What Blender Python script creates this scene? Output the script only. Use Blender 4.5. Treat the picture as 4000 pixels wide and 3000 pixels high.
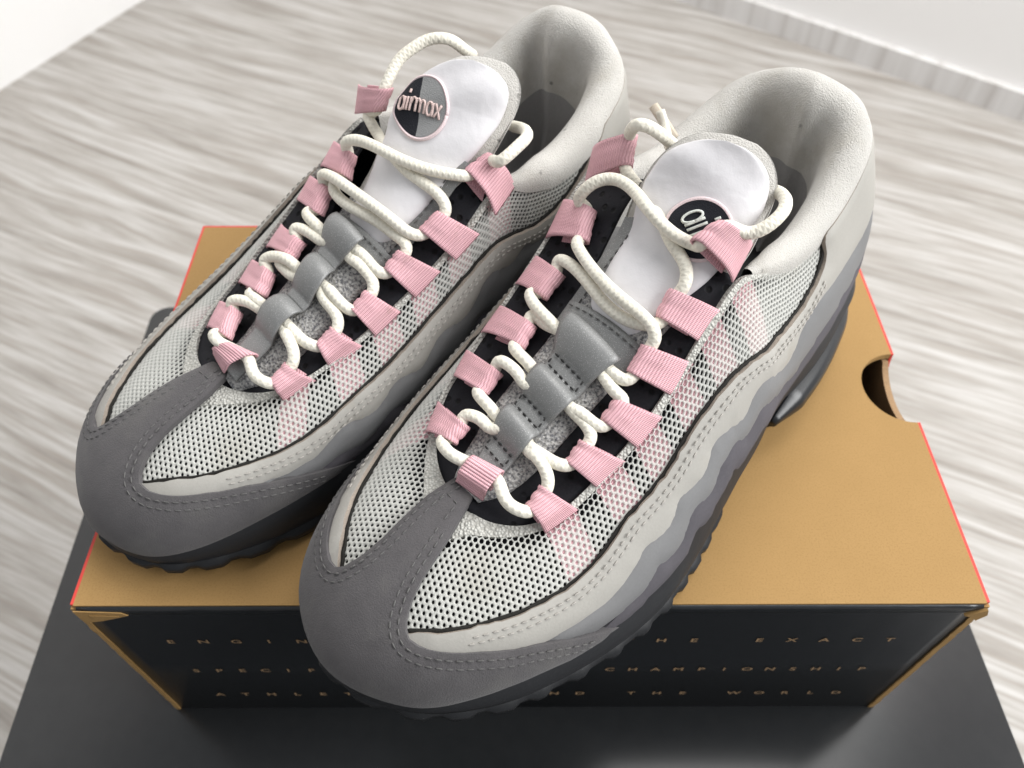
import bpy, math, random
import numpy as np
from mathutils import Vector, Matrix
from mathutils.geometry import delaunay_2d_cdt
random.seed(7); np.random.seed(7)
sc = bpy.context.scene
COL = sc.collection
for o in list(bpy.data.objects):
    bpy.data.objects.remove(o)

# ------------------------------------------------------------------ camera
Z0 = 0.47                      # height of the shoe box top above the floor
cam_d = bpy.data.cameras.new('camera')
cam = bpy.data.objects.new('camera', cam_d); COL.objects.link(cam); sc.camera = cam
_r = Vector((0.99999206, -0.00360941, 0.00169038)); _u = Vector((0.00178452, 0.78470389, 0.61986822)); _f = Vector((0.0035638, 0.61986028, -0.7847041))
M = Matrix((( _r.x, _u.x, -_f.x, -0.00768), (_r.y, _u.y, -_f.y, -0.11731), (_r.z, _u.z, -_f.z, 0.27596 + Z0), (0, 0, 0, 1)))
cam.matrix_world = M
cam_d.sensor_width = 36; cam_d.lens = 28.393; cam_d.clip_start = 0.01; cam_d.clip_end = 60
cam_d.dof.use_dof = True; cam_d.dof.focus_distance = 0.252; cam_d.dof.aperture_fstop = 14.0
# ------------------------------------------------------------------ world + lamps (daylight room)
w = bpy.data.worlds.new('World'); sc.world = w; w.use_nodes = True
w.node_tree.nodes['Background'].inputs[0].default_value = (0.93, 0.96, 1.0, 1)
w.node_tree.nodes['Background'].inputs[1].default_value = 0.40
def area(name, loc, target, size, power, col):
    d = bpy.data.lights.new(name, 'AREA'); d.shape = 'RECTANGLE'; d.size, d.size_y = size; d.energy = power; d.color = col
    o = bpy.data.objects.new(name, d); COL.objects.link(o); o.location = loc
    o.rotation_euler = (Vector(target) - Vector(loc)).to_track_quat('-Z', 'Y').to_euler()
    return o
area('window_light', (1.65, -0.35, 1.70), (0.0, 0.1, 0.5), (1.2, 1.2), 56, (0.985, 0.988, 0.985))
area('ceiling_light', (0.45, 0.85, 2.35), (0.1, 0.3, 0.4), (1.2, 1.2), 33, (1.0, 0.985, 0.965))
vs = sc.view_settings
vs.view_transform = 'Standard'; vs.look = 'None'; vs.exposure = 0.0; vs.gamma = 1.0; vs.use_curve_mapping = False
sc.cycles.max_bounces = 6; sc.cycles.use_denoising = True

# ------------------------------------------------------------------ material helpers
class NT:
    def __init__(s, name, rough=0.7, spec=0.4):
        m = bpy.data.materials.new(name); m.use_nodes = True; s.m = m; s.t = m.node_tree; s.n = s.t.nodes; s.l = s.t.links
        s.b = s.n['Principled BSDF']; s.b.inputs['Roughness'].default_value = rough
        s.b.inputs['Specular IOR Level'].default_value = spec
    def node(s, typ, **kw):
        n = s.n.new(typ)
        for k, v in kw.items(): setattr(n, k, v)
        return n
    def link(s, a, b): s.l.new(a, b)
    def coord(s, which='Object', scale=(1, 1, 1), rot=(0, 0, 0)):
        tc = s.node('ShaderNodeTexCoord'); mp = s.node('ShaderNodeMapping')
        mp.inputs['Scale'].default_value = scale; mp.inputs['Rotation'].default_value = rot
        s.link(tc.outputs[which], mp.inputs['Vector']); return mp.outputs['Vector']
    def noise(s, vec, scale, detail=4, rough=0.55, dist=0.0):
        n = s.node('ShaderNodeTexNoise'); n.inputs['Scale'].default_value = scale; n.inputs['Detail'].default_value = detail
        n.inputs['Roughness'].default_value = rough; n.inputs['Distortion'].default_value = dist
        s.link(vec, n.inputs['Vector']); return n.outputs['Fac']
    def ramp(s, fac, stops, interp='LINEAR'):
        n = s.node('ShaderNodeValToRGB'); cr = n.color_ramp; cr.interpolation = interp
        while len(cr.elements) > 1: cr.elements.remove(cr.elements[-1])
        cr.elements[0].position = stops[0][0]; cr.elements[0].color = (*stops[0][1], 1)
        for p, c in stops[1:]:
            e = cr.elements.new(p); e.color = (*c, 1)
        s.link(fac, n.inputs['Fac']); return n.outputs['Color']
    def mix(s, fac, a, b, mode='MIX'):
        n = s.node('ShaderNodeMix', data_type='RGBA', blend_type=mode)
        for i, v in ((0, fac), (6, a), (7, b)):
            if isinstance(v, (int, float)): n.inputs[i].default_value = v
            elif isinstance(v, tuple): n.inputs[i].default_value = (*v, 1)
            else: s.link(v, n.inputs[i])
        return n.outputs[2]
    def math(s, op, a, b=0.0):
        n = s.node('ShaderNodeMath', operation=op)
        for i, v in ((0, a), (1, b)):
            if isinstance(v, (int, float)): n.inputs[i].default_value = v
            else: s.link(v, n.inputs[i])
        return n.outputs[0]
    def color(s, c):
        if isinstance(c, tuple): s.b.inputs['Base Color'].default_value = (*c, 1)
        else: s.link(c, s.b.inputs['Base Color'])
    def bump(s, h, strength=0.3, dist=0.001):
        n = s.node('ShaderNodeBump'); n.inputs['Strength'].default_value = strength; n.inputs['Distance'].default_value = dist
        s.link(h, n.inputs['Height']); s.link(n.outputs['Normal'], s.b.inputs['Normal'])

def fabric(name, c1, c2, scale, rough=0.9, bump=0.4, dist=0.0006, big=30, stain=None, sheen=0.0, pills=False):
    t = NT(name, rough, 0.25); v = t.coord()
    f = t.noise(v, scale, 3); g = t.noise(v, big, 3)
    c = t.mix(t.math('MULTIPLY', t.math('ADD', f, g), 0.5), c1, c2)
    if stain:
        s_ = t.noise(v, stain[1], 5, 0.6)
        c = t.mix(t.ramp(s_, [(stain[2], (0, 0, 0)), (stain[3], (1, 1, 1))]), c, stain[0])
    if pills:
        pv = t.node('ShaderNodeTexVoronoi'); pv.inputs['Scale'].default_value = 130; t.link(v, pv.inputs['Vector'])
        pm = t.math('MULTIPLY', t.ramp(pv.outputs['Distance'], [(0.07, (1, 1, 1)), (0.13, (0, 0, 0))]), t.ramp(t.noise(v, 40, 2), [(0.52, (0, 0, 0)), (0.60, (1, 1, 1))])); c = t.mix(pm, c, (0.17, 0.16, 0.145))
    t.color(c); t.bump(f, bump, dist)
    if sheen: t.b.inputs['Sheen Weight'].default_value = sheen
    return t.m

MAT = {}
MAT['suede'] = fabric('dark_grey_nubuck', (0.054, 0.051, 0.053), (0.120, 0.113, 0.116), 1900, 0.95, 0.6, 0.0004, 150, ((0.125, 0.120, 0.115), 60, 0.50, 0.85), 0.15)
MAT['pale'] = fabric('pale_grey_leather', (0.315, 0.302, 0.275), (0.41, 0.397, 0.368), 1300, 0.62, 0.22, 0.0003, 40, ((0.32, 0.285, 0.235), 38, 0.60, 0.85))
MAT['midgrey'] = fabric('mid_grey_leather', (0.152, 0.152, 0.154), (0.208, 0.208, 0.21), 1300, 0.6, 0.2, 0.0003, 40)
MAT['darkwave'] = fabric('slate_suede', (0.072, 0.068, 0.076), (0.115, 0.108, 0.12), 1100, 0.9, 0.3, 0.0003, 50)
MAT['edge'] = fabric('raw_suede_edge', (0.22, 0.19, 0.17), (0.40, 0.34, 0.28), 1500, 0.95, 0.6, 0.0006, 160)
MAT['yarn'] = fabric('white_yarn', (0.60, 0.60, 0.56), (0.75, 0.75, 0.71), 2600, 0.9, 0.6, 0.0004, 60, ((0.50, 0.47, 0.40), 24, 0.55, 0.9), 0.2)
MAT['lining'] = fabric('shaded_heel_lining', (0.24, 0.235, 0.235), (0.38, 0.37, 0.36), 1200, 0.97, 0.5, 0.0006, 70)  # darker than the fleece: shade deep inside the shoe put into this grey
_m = MAT['yarn']; _nt = _m.node_tree; _out = _nt.nodes['Material Output']; _mx = _nt.nodes.new('ShaderNodeMixShader'); _tr = _nt.nodes.new('ShaderNodeBsdfTransparent'); _mx.inputs[0].default_value = 0.74
_nt.links.new(_tr.outputs[0], _mx.inputs[1]); _nt.links.new(_nt.nodes['Principled BSDF'].outputs[0], _mx.inputs[2]); _nt.links.new(_mx.outputs[0], _out.inputs['Surface'])
MAT['sleeve'] = fabric('black_sleeve', (0.003, 0.003, 0.004), (0.008, 0.008, 0.011), 1800, 0.95, 0.6, 0.0005, 50)
MAT['piping'] = fabric('black_piping', (0.01, 0.01, 0.009), (0.03, 0.028, 0.025), 1800, 0.9)
MAT['rubber'] = fabric('black_rubber', (0.012, 0.0125, 0.014), (0.022, 0.023, 0.025), 300, 0.55, 0.15, 0.0006, 40)
MAT['polyurethane'] = fabric('charcoal_foam', (0.016, 0.017, 0.019), (0.030, 0.031, 0.034), 700, 0.6, 0.2, 0.0004, 30)
MAT['thread'] = fabric('grey_thread', (0.03, 0.03, 0.03), (0.22, 0.215, 0.21), 2000, 0.9)
MAT['darkthread'] = fabric('dark_thread', (0.02, 0.02, 0.02), (0.05, 0.05, 0.05), 2000, 0.9)
MAT['palethread'] = fabric('pale_thread', (0.33, 0.31, 0.28), (0.50, 0.48, 0.45), 2000, 0.9)
MAT['fleece'] = fabric('cream_fleece', (0.50, 0.48, 0.445), (0.67, 0.65, 0.61), 2000, 1.0, 0.8, 0.0010, 90, ((0.36, 0.325, 0.26), 26, 0.52, 0.80), 0.3, True)
MAT['padwhite'] = None
t = NT('white_tpu', 0.5, 0.4); v = t.coord(); t.color(t.mix(t.noise(v, 60, 4), (0.63, 0.615, 0.63), (0.72, 0.705, 0.72))); t.bump(t.math('ADD', t.noise(v, 55, 3), t.math('MULTIPLY', t.noise(v, 1500, 2), 0.05)), 0.35, 0.003); MAT['padwhite'] = t.m
t = NT('silver_grey_film', 0.42, 0.5); v = t.coord()
sp = t.ramp(t.noise(v, 3800, 1), [(0.60, (0, 0, 0)), (0.72, (1, 1, 1))])
t.color(t.mix(sp, (0.195, 0.197, 0.195), (0.42, 0.42, 0.41))); t.bump(t.noise(v, 2200, 2), 0.25, 0.0003); t.b.inputs['Metallic'].default_value = 0.15; MAT['strap'] = t.m
# speckled knit tongue
t = NT('speckled_knit', 0.95, 0.2); v = t.coord()
vo = t.node('ShaderNodeTexVoronoi'); vo.inputs['Scale'].default_value = 900; t.link(v, vo.inputs['Vector'])
c = t.ramp(t.noise(v, 1100, 2), [(0.36, (0.14, 0.14, 0.15)), (0.48, (0.33, 0.325, 0.32)), (0.64, (0.48, 0.47, 0.455))])
t.color(c); t.bump(vo.outputs['Distance'], 0.8, 0.0008); MAT['knit'] = t.m
# pink grosgrain webbing (UV: x along strap in metres, y across in metres)
t = NT('pink_webbing', 0.75, 0.3); v = t.coord('UV')
sx = t.node('ShaderNodeSeparateXYZ'); t.link(v, sx.inputs[0])
ribw = t.math('ABSOLUTE', t.math('SINE', t.math('MULTIPLY', sx.outputs[0], math.pi / 0.00105)))
ribf = t.math('ABSOLUTE', t.math('SINE', t.math('MULTIPLY', sx.outputs[1], math.pi / 0.00055)))
hgt = t.math('ADD', ribw, t.math('MULTIPLY', ribf, 0.5))
vo_ = t.coord(); nz = t.noise(vo_, 140, 4)
c = t.mix(nz, (0.78, 0.43, 0.475), (0.87, 0.535, 0.58))
c = t.mix(t.ramp(ribw, [(0.0, (1, 1, 1)), (0.45, (0, 0, 0))]), c, (0.64, 0.31, 0.35))
st = t.ramp(t.noise(vo_, 75, 5, 0.65), [(0.6, (0, 0, 0)), (0.82, (1, 1, 1))]); c = t.mix(st, c, (0.50, 0.30, 0.28))
t.color(c); t.bump(hgt, 0.8, 0.0004); MAT['pink'] = t.m
# braided lace (UV: x along in metres, y around 0..1)
t = NT('cream_lace', 0.72, 0.35); v = t.coord('UV'); sx = t.node('ShaderNodeSeparateXYZ'); t.link(v, sx.inputs[0])
a1 = t.math('MULTIPLY', sx.outputs[0], 2 * math.pi / 0.0019); a2 = t.math('MULTIPLY', sx.outputs[1], 2 * math.pi * 4)
w1 = t.math('SINE', t.math('ADD', a1, a2)); w2 = t.math('SINE', t.math('SUBTRACT', a1, a2))
hh_ = t.math('MAXIMUM', w1, w2); vo_ = t.coord(); nz = t.noise(vo_, 90, 4)
c = t.mix(nz, (0.74, 0.70, 0.59), (0.84, 0.81, 0.72))
c = t.mix(t.ramp(hh_, [(0.0, (0.25, 0.25, 0.25)), (0.45, (0, 0, 0))]), c, (0.62, 0.58, 0.49))
c = t.mix(t.ramp(t.noise(vo_, 420, 3), [(0.64, (0, 0, 0)), (0.78, (1, 1, 1))]), c, (0.50, 0.47, 0.40))
t.color(c); t.bump(t.math('ADD', hh_, t.math('MULTIPLY', t.noise(vo_, 2500, 2), 0.9)), 0.30, 0.0003); MAT['lace'] = t.m
# perforated neoprene
t = NT('black_neoprene', 0.8, 0.3); v = t.coord(); vo = t.node('ShaderNodeTexVoronoi'); vo.inputs['Scale'].default_value = 240; vo.inputs['Randomness'].default_value = 0.35; t.link(v, vo.inputs['Vector'])
hole = t.ramp(vo.outputs['Distance'], [(0.20, (0, 0, 0)), (0.34, (1, 1, 1))])
t.color(t.mix(hole, (0.0015, 0.0015, 0.002), t.mix(t.noise(v, 1500, 2), (0.004, 0.004, 0.006), (0.016, 0.016, 0.021)))); t.bump(hole, 0.8, 0.0006); MAT['neoprene'] = t.m
MAT['patchblack'] = fabric('black_embroidery', (0.008, 0.009, 0.013), (0.022, 0.023, 0.03), 2500, 0.85, 0.6)
MAT['patchgrey'] = fabric('grey_embroidery', (0.20, 0.205, 0.205), (0.30, 0.30, 0.30), 2500, 0.8, 0.6)
MAT['patchpink'] = fabric('pale_pink_thread', (0.66, 0.52, 0.53), (0.80, 0.68, 0.69), 2500, 0.85, 0.6)
MAT['letterpink'] = fabric('beige_pink_thread', (0.58, 0.43, 0.40), (0.70, 0.56, 0.53), 2500, 0.85, 0.6)
MAT['letterwhite'] = fabric('white_thread', (0.55, 0.58, 0.54), (0.74, 0.76, 0.72), 2500, 0.85, 0.6)
t = NT('dense_knit_yarn', 0.9, 0.25); v = t.coord(); vo = t.node('ShaderNodeTexVoronoi'); vo.inputs['Scale'].default_value = 1050; t.link(v, vo.inputs['Vector'])
c = t.mix(t.noise(v, 60, 4), (0.52, 0.515, 0.475), (0.68, 0.675, 0.635)); t.color(t.mix(t.ramp(vo.outputs['Distance'], [(0.25, (0, 0, 0)), (0.62, (0.6, 0.6, 0.6))]), c, (0.32, 0.31, 0.28))); iv = t.math('SUBTRACT', 1.0, vo.outputs['Distance']); t.bump(iv, 0.9, 0.0008); MAT['yarndense'] = t.m
MAT['aglet'] = fabric('cream_aglet', (0.52, 0.45, 0.36), (0.66, 0.58, 0.48), 500, 0.6)
MAT['insole'] = fabric('dark_insole', (0.06, 0.06, 0.063), (0.11, 0.11, 0.112), 900, 0.95)
t = NT('smoked_air_unit', 0.32, 0.5); t.color((0.010, 0.011, 0.013)); MAT['air'] = t.m

# ------------------------------------------------------------------ object helpers
def mesh_obj(name, verts, faces, mat, parent=None, smooth=True, uv=None, flip=False, kind=None):
    me = bpy.data.meshes.new(name)
    if flip: faces = [tuple(reversed(f)) for f in faces]
    me.from_pydata([tuple(map(float, v)) for v in verts], [], [tuple(map(int, f)) for f in faces])
    if uv is not None:
        ul = me.uv_layers.new(name='UVMap')
        li = np.zeros(len(me.loops), int); me.loops.foreach_get('vertex_index', li)
        ul.data.foreach_set('uv', np.asarray(uv, float)[li].ravel())
    if smooth: me.polygons.foreach_set('use_smooth', [True] * len(me.polygons))
    me.materials.append(mat); me.update()
    o = bpy.data.objects.new(name, me); COL.objects.link(o)
    if parent: o.parent = parent
    if kind: o['kind'] = kind
    return o
def empty(name, loc, rz=0.0):
    o = bpy.data.objects.new(name, None); COL.objects.link(o); o.location = loc; o.rotation_euler = (0, 0, rz); o.empty_display_size = 0.02
    return o
def tag(o, label, cat, group=None):
    o['label'] = label; o['category'] = cat
    if group: o['group'] = group
    return o
def grid_faces(nu, nv, wrap_u=False, off=0):
    F = []
    for i in range(nu if wrap_u else nu - 1):
        for j in range(nv - 1):
            a = off + i * nv + j; b = off + ((i + 1) % nu) * nv + j
            F.append((a, b, b + 1, a + 1))
    return F
def catmull(P, n_per=6):
    P = np.asarray(P, float); Q = np.vstack([2 * P[0] - P[1], P, 2 * P[-1] - P[-2]]); out = []
    for i in range(1, len(Q) - 2):
        p0, p1, p2, p3 = Q[i - 1:i + 3]
        for f in np.arange(n_per) / n_per:
            out.append(.5 * ((2 * p1) + (-p0 + p2) * f + (2 * p0 - 5 * p1 + 4 * p2 - p3) * f * f + (-p0 + 3 * p1 - 3 * p2 + p3) * f ** 3))
    out.append(P[-1]); return np.array(out)
def tube_data(P, rad, nseg=8, squash=1.0, caps=True):
    P = np.asarray(P, float); n = len(P); rad = np.broadcast_to(rad, (n,))
    T = np.gradient(P, axis=0); T /= np.linalg.norm(T, axis=1)[:, None] + 1e-12
    up = np.array([0, 0, 1.]) if abs(T[0][2]) < .9 else np.array([1., 0, 0])
    V = []; UV = []; L = 0.0; N = up - T[0] * (up @ T[0]); N /= np.linalg.norm(N)
    for i in range(n):
        if i: L += np.linalg.norm(P[i] - P[i - 1])
        N = N - T[i] * (N @ T[i]); N /= np.linalg.norm(N) + 1e-12; B = np.cross(T[i], N)
        for k in range(nseg + 1):
            a = 2 * math.pi * k / nseg
            V.append(P[i] + rad[i] * (math.cos(a) * N * squash + math.sin(a) * B)); UV.append((L, k / nseg))
    F = grid_faces(n, nseg + 1)
    if caps:
        c0 = len(V); V.append(P[0]); UV.append((0, 0)); V.append(P[-1]); UV.append((L, 0))
        for k in range(nseg):
            F.append((c0, k, k + 1)); b = (n - 1) * (nseg + 1); F.append((c0 + 1, b + k + 1, b + k))
    return V, F, UV
# ribs: bite (x,y,z) , rim (x,y,z), k1,k2
RIB=np.array([
[-.006,.006,.040, .014,.004,.110],
[.000,.024,.040, .0155,.019,.108],
[.012,.036,.040, .024,.0285,.102],
[.030,.042,.039, .042,.033,.092],
[.050,.046,.038, .062,.0345,.0875],
[.070,.048,.037, .080,.034,.0900],
[.090,.050,.036, .095,.0325,.0955],
[.106,.0535,.034, .107,.0315,.0985],
[.122,.0560,.032, .122,.0325,.0905],
[.137,.0585,.030, .136,.0335,.080],
[.153,.0600,.027, .1513,.034,.070],
[.170,.0605,.024, .1674,.033,.0615],
[.190,.0575,.0235, .1845,.0305,.0545],
[.212,.0510,.0215, .1945,.0255,.0525],
[.2320,.0420,.0195, .2005,.0185,.0520],
[.2482,.0285,.0190, .203,.011,.0518],
[.2578,.0060,.0190, .203,.004,.0518],
[.2530,-.0140,.0195, .2015,-.004,.0520],
[.2400,-.0262,.0215, .197,-.0125,.0528],
[.2170,-.0338,.0230, .190,-.0195,.0550],
[.190,-.0385,.025, .1800,-.0255,.0600],
[.170,-.040,.028, .1660,-.0285,.0650],
[.153,-.040,.030, .1505,-.0308,.0710],
[.137,-.039,.032, .1336,-.0328,.0788],
[.118,-.037,.034, .1164,-.0345,.0885],
[.100,-.0355,.036, .0995,-.0355,.0995],
[.080,-.0345,.037, .082,-.0345,.093],
[.062,-.034,.038, .062,-.033,.090],
[.042,-.032,.039, .042,-.031,.095],
[.022,-.028,.040, .024,-.025,.103],
[.006,-.017,.040, .016,-.011,.109],
])
NR=len(RIB)
def _outn():
    B=RIB[:,:2]; t=np.roll(B,-1,0)-np.roll(B,1,0)
    n=np.stack([t[:,1],-t[:,0]],-1); n/=np.linalg.norm(n,axis=1)[:,None]
    c=np.array([.13,.005]); s=np.sign(((B-c)*n).sum(1)); 
    return n*s[:,None]
OUT=_outn()
def ctrl():
    B=RIB[:,:3];R=RIB[:,3:6]
    dz=(R-B)[:,2:3]; hv=(R-B)[:,:2]
    i=np.arange(NR)
    toe=np.exp(-((i-16)/3.6)**2)[:,None]
    P1=B.copy(); P1[:,2:3]+=dz*(.42+.24*toe); P1[:,:2]+=OUT*(.0034-.0024*toe)
    P2=R.copy(); P2[:,:2]-=hv*(.42+.10*toe); P2[:,2:3]-=dz*(.22-.16*toe); P2[:,:2]+=OUT*(.0002*(1-toe))
    return np.stack([B,P1,P2,R],1)   # NR,4,3
CT=ctrl()
def cr_per(A,r):
    r=np.asarray(r,float); n=len(A); i=np.floor(r).astype(int); f=(r-i)
    p0,p1,p2,p3=(A[(i+k)%n] for k in (-1,0,1,2))
    f=f.reshape(f.shape+(1,)*(A.ndim-1))
    return .5*((2*p1)+(-p0+p2)*f+(2*p0-5*p1+4*p2-p3)*f*f+(-p0+3*p1-3*p2+p3)*f**3)
def S0(r,h):
    r=np.asarray(r,float);h=np.asarray(h,float)
    C=cr_per(CT,r); h=h[...,None]
    return C[...,0,:]*(1-h)**3+3*C[...,1,:]*h*(1-h)**2+3*C[...,2,:]*h*h*(1-h)+C[...,3,:]*h**3
def S(r,h,off=0.):
    p=S0(r,h); e=1e-3
    du=S0(np.asarray(r)+e,h)-S0(np.asarray(r)-e,h); dv=S0(r,np.asarray(h)+e)-S0(r,np.asarray(h)-e)
    n=np.cross(dv,du); n/=np.linalg.norm(n,axis=-1,keepdims=True)+1e-12
    return p+n*np.asarray(off)[...,None], n
LACE={
'R':[(.0865,-.0117,.1180),(.0939,-.0118,.1250),(.0968,-.0155,.1280),(.0988,-.0186,.1280),'med6',(.0997,-.0174,.1090),(.1007,-.0110,.1070),(.1082,-.0010,.1102),(.1108,.0051,.1082),(.1136,.0099,.1065),(.1151,.0146,.1055),(.1162,.0183,.1038),(.1191,.0212,.1019),(.1221,.0220,.0995),'lat5',(.1317,.0214,.0913),(.1333,.0178,.0900),(.1350,.0134,.0896),(.1355,.0090,.0897),(.1351,.0032,.0903),(.1335,-.0041,.0919),(.1316,-.0104,.0922),(.1305,-.0169,.0923),(.1306,-.0216,.0907),'med4',(.1422,-.0230,.0835),(.1455,-.0182,.0832),(.1472,-.0121,.0837),(.1479,-.0071,.0835),(.1478,.0065,.0836),(.1522,.0221,.0779),(.1516,.0250,.0774),(.1517,.0270,.0766),'lat3',(.1618,.0263,.0714),(.1626,.0228,.0722),(.1627,.0179,.0736),(.1635,.0139,.0741),(.1625,.0060,.0760),(.1664,-.0007,.0752),(.1658,-.0053,.0753),(.1657,-.0103,.0758),(.1661,-.0149,.0749),'med2',(.1770,-.0141,.0694),(.1783,-.0098,.0695),(.1787,-.0052,.0697),(.1787,-.0008,.0699),(.1785,.0055,.0689),(.1803,.0124,.0679),(.1810,.0173,.0666),(.1819,.0217,.0650),(.1836,.0243,.0634),'lat1',(.1938,.0257,.0596),(.1959,.0223,.0601),(.1967,.0180,.0615),'toe',(.1974,-.0029,.0641),(.1968,-.0083,.0628),(.1946,-.0128,.0621),'med1',(.1853,-.0122,.0661),(.1838,-.0090,.0672),(.1830,-.0052,.0679),(.1825,-.0012,.0673),(.1777,.0055,.0692),(.1796,.0125,.0662),(.1791,.0168,.0665),(.1784,.0215,.0655),(.1764,.0251,.0651),'lat2',(.1657,.0261,.0694),(.1643,.0237,.0710),(.1636,.0196,.0717),(.1635,.0148,.0729),(.1617,.0060,.0764),(.1616,-.0012,.0775),(.1615,-.0057,.0773),(.1608,-.0109,.0771),(.1594,-.0147,.0771),'med3',(.1476,-.0179,.0801),(.1470,-.0147,.0803),(.1479,-.0097,.0807),(.1472,.0060,.0840),(.1487,.0219,.0801),(.1465,.0245,.0807),'lat4',(.1359,.0240,.0886),(.1347,.0234,.0906),(.1340,.0200,.0930),(.1338,.0158,.0940),(.1337,.0097,.0949),(.1330,.0028,.0956),(.1313,-.0048,.0963),(.1288,-.0120,.0969),(.1259,-.0177,.0975),'med5',(.1139,-.0276,.1010),(.1133,-.0261,.1060),(.1108,-.0235,.1100),(.1078,-.0195,.1120),(.1076,-.0137,.1130),(.1086,-.0085,.1125),(.1132,-.0013,.1141),(.1140,.0033,.1127),(.1144,.0088,.1111),(.1136,.0140,.1098),(.1116,.0187,.1090),'lat6',(.1016,.0280,.1130),(.0991,.0313,.1150),(.0948,.0328,.1170),(.0893,.0325,.1180),(.0849,.0298,.1180),(.0816,.0248,.1160),(.0791,.0193,.1120),(.0769,.0139,.1050)],
'L':[(.0679,.0094,.1180),(.0745,.0072,.1240),(.0779,.0083,.1280),(.0807,.0110,.1290),(.0841,.0150,.1280),(.0894,.0170,.1260),(.0950,.0187,.1230),'lat6',(.1078,.0242,.1060),(.1098,.0190,.1040),(.1103,.0144,.1010),(.1165,-.0001,.1046),(.1173,-.0086,.1027),(.1170,-.0158,.1019),(.1159,-.0219,.1003),(.1158,-.0265,.0980),(.1170,-.0288,.0958),'med5',(.1277,-.0262,.0898),(.1303,-.0228,.0914),(.1314,-.0168,.0937),(.1321,-.0092,.0951),(.1326,-.0010,.0958),(.1331,.0072,.0965),(.1329,.0162,.0955),(.1337,.0214,.0938),'lat4',(.1442,.0189,.0847),(.1458,.0142,.0847),(.1464,.0085,.0851),(.1460,.0040,.0846),(.1464,-.0030,.0845),(.1468,-.0102,.0832),(.1467,-.0139,.0826),(.1467,-.0189,.0813),(.1471,-.0231,.0798),(.1484,-.0245,.0786),'med3',(.1586,-.0234,.0742),(.1593,-.0199,.0749),(.1590,-.0149,.0762),(.1586,-.0096,.0773),(.1594,-.0040,.0777),(.1604,.0027,.0780),(.1610,.0096,.0781),(.1625,.0162,.0761),(.1656,.0199,.0735),'lat2',(.1763,.0146,.0692),(.1770,.0098,.0698),(.1768,.0053,.0704),(.1757,.0025,.0701),(.1766,-.0030,.0700),(.1776,-.0093,.0698),(.1789,-.0131,.0687),(.1800,-.0175,.0673),(.1820,-.0205,.0656),'med1',(.1928,-.0197,.0616),(.1944,-.0168,.0614),(.1946,-.0122,.0623),'toe',(.1960,.0055,.0647),(.1946,.0117,.0641),'lat1',(.1833,.0177,.0666),(.1808,.0143,.0684),(.1789,.0093,.0691),(.1778,.0038,.0691),(.1758,-.0030,.0703),(.1756,-.0075,.0689),(.1758,-.0136,.0680),(.1758,-.0192,.0678),(.1740,-.0227,.0675),'med2',(.1640,-.0234,.0717),(.1626,-.0207,.0731),(.1620,-.0163,.0735),(.1617,-.0116,.0746),(.1586,-.0040,.0780),(.1627,.0026,.0749),(.1627,.0086,.0744),(.1616,.0155,.0738),'lat3',(.1516,.0183,.0813),(.1497,.0146,.0822),(.1490,.0097,.0824),(.1486,.0043,.0831),(.1456,-.0030,.0850),(.1437,-.0100,.0841),(.1437,-.0160,.0828),(.1444,-.0216,.0818),(.1430,-.0250,.0813),'med4',(.1324,-.0254,.0871),(.1320,-.0230,.0883),(.1325,-.0171,.0890),(.1329,-.0109,.0902),(.1346,-.0043,.0912),(.1355,.0038,.0910),(.1350,.0105,.0909),(.1328,.0160,.0917),'lat5',(.1230,.0189,.1027),(.1218,.0151,.1055),(.1208,.0092,.1071),(.1203,.0026,.1078),(.1195,-.0043,.1078),(.1176,-.0105,.1070),(.1148,-.0171,.1062),(.1111,-.0228,.1055),(.1072,-.0274,.1049),'med6',(.0997,-.0364,.1110),(.0956,-.0376,.1130),(.0903,-.0372,.1140),(.0856,-.0361,.1140),(.0802,-.0294,.1110),(.0753,-.0190,.1050)],
}
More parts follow.
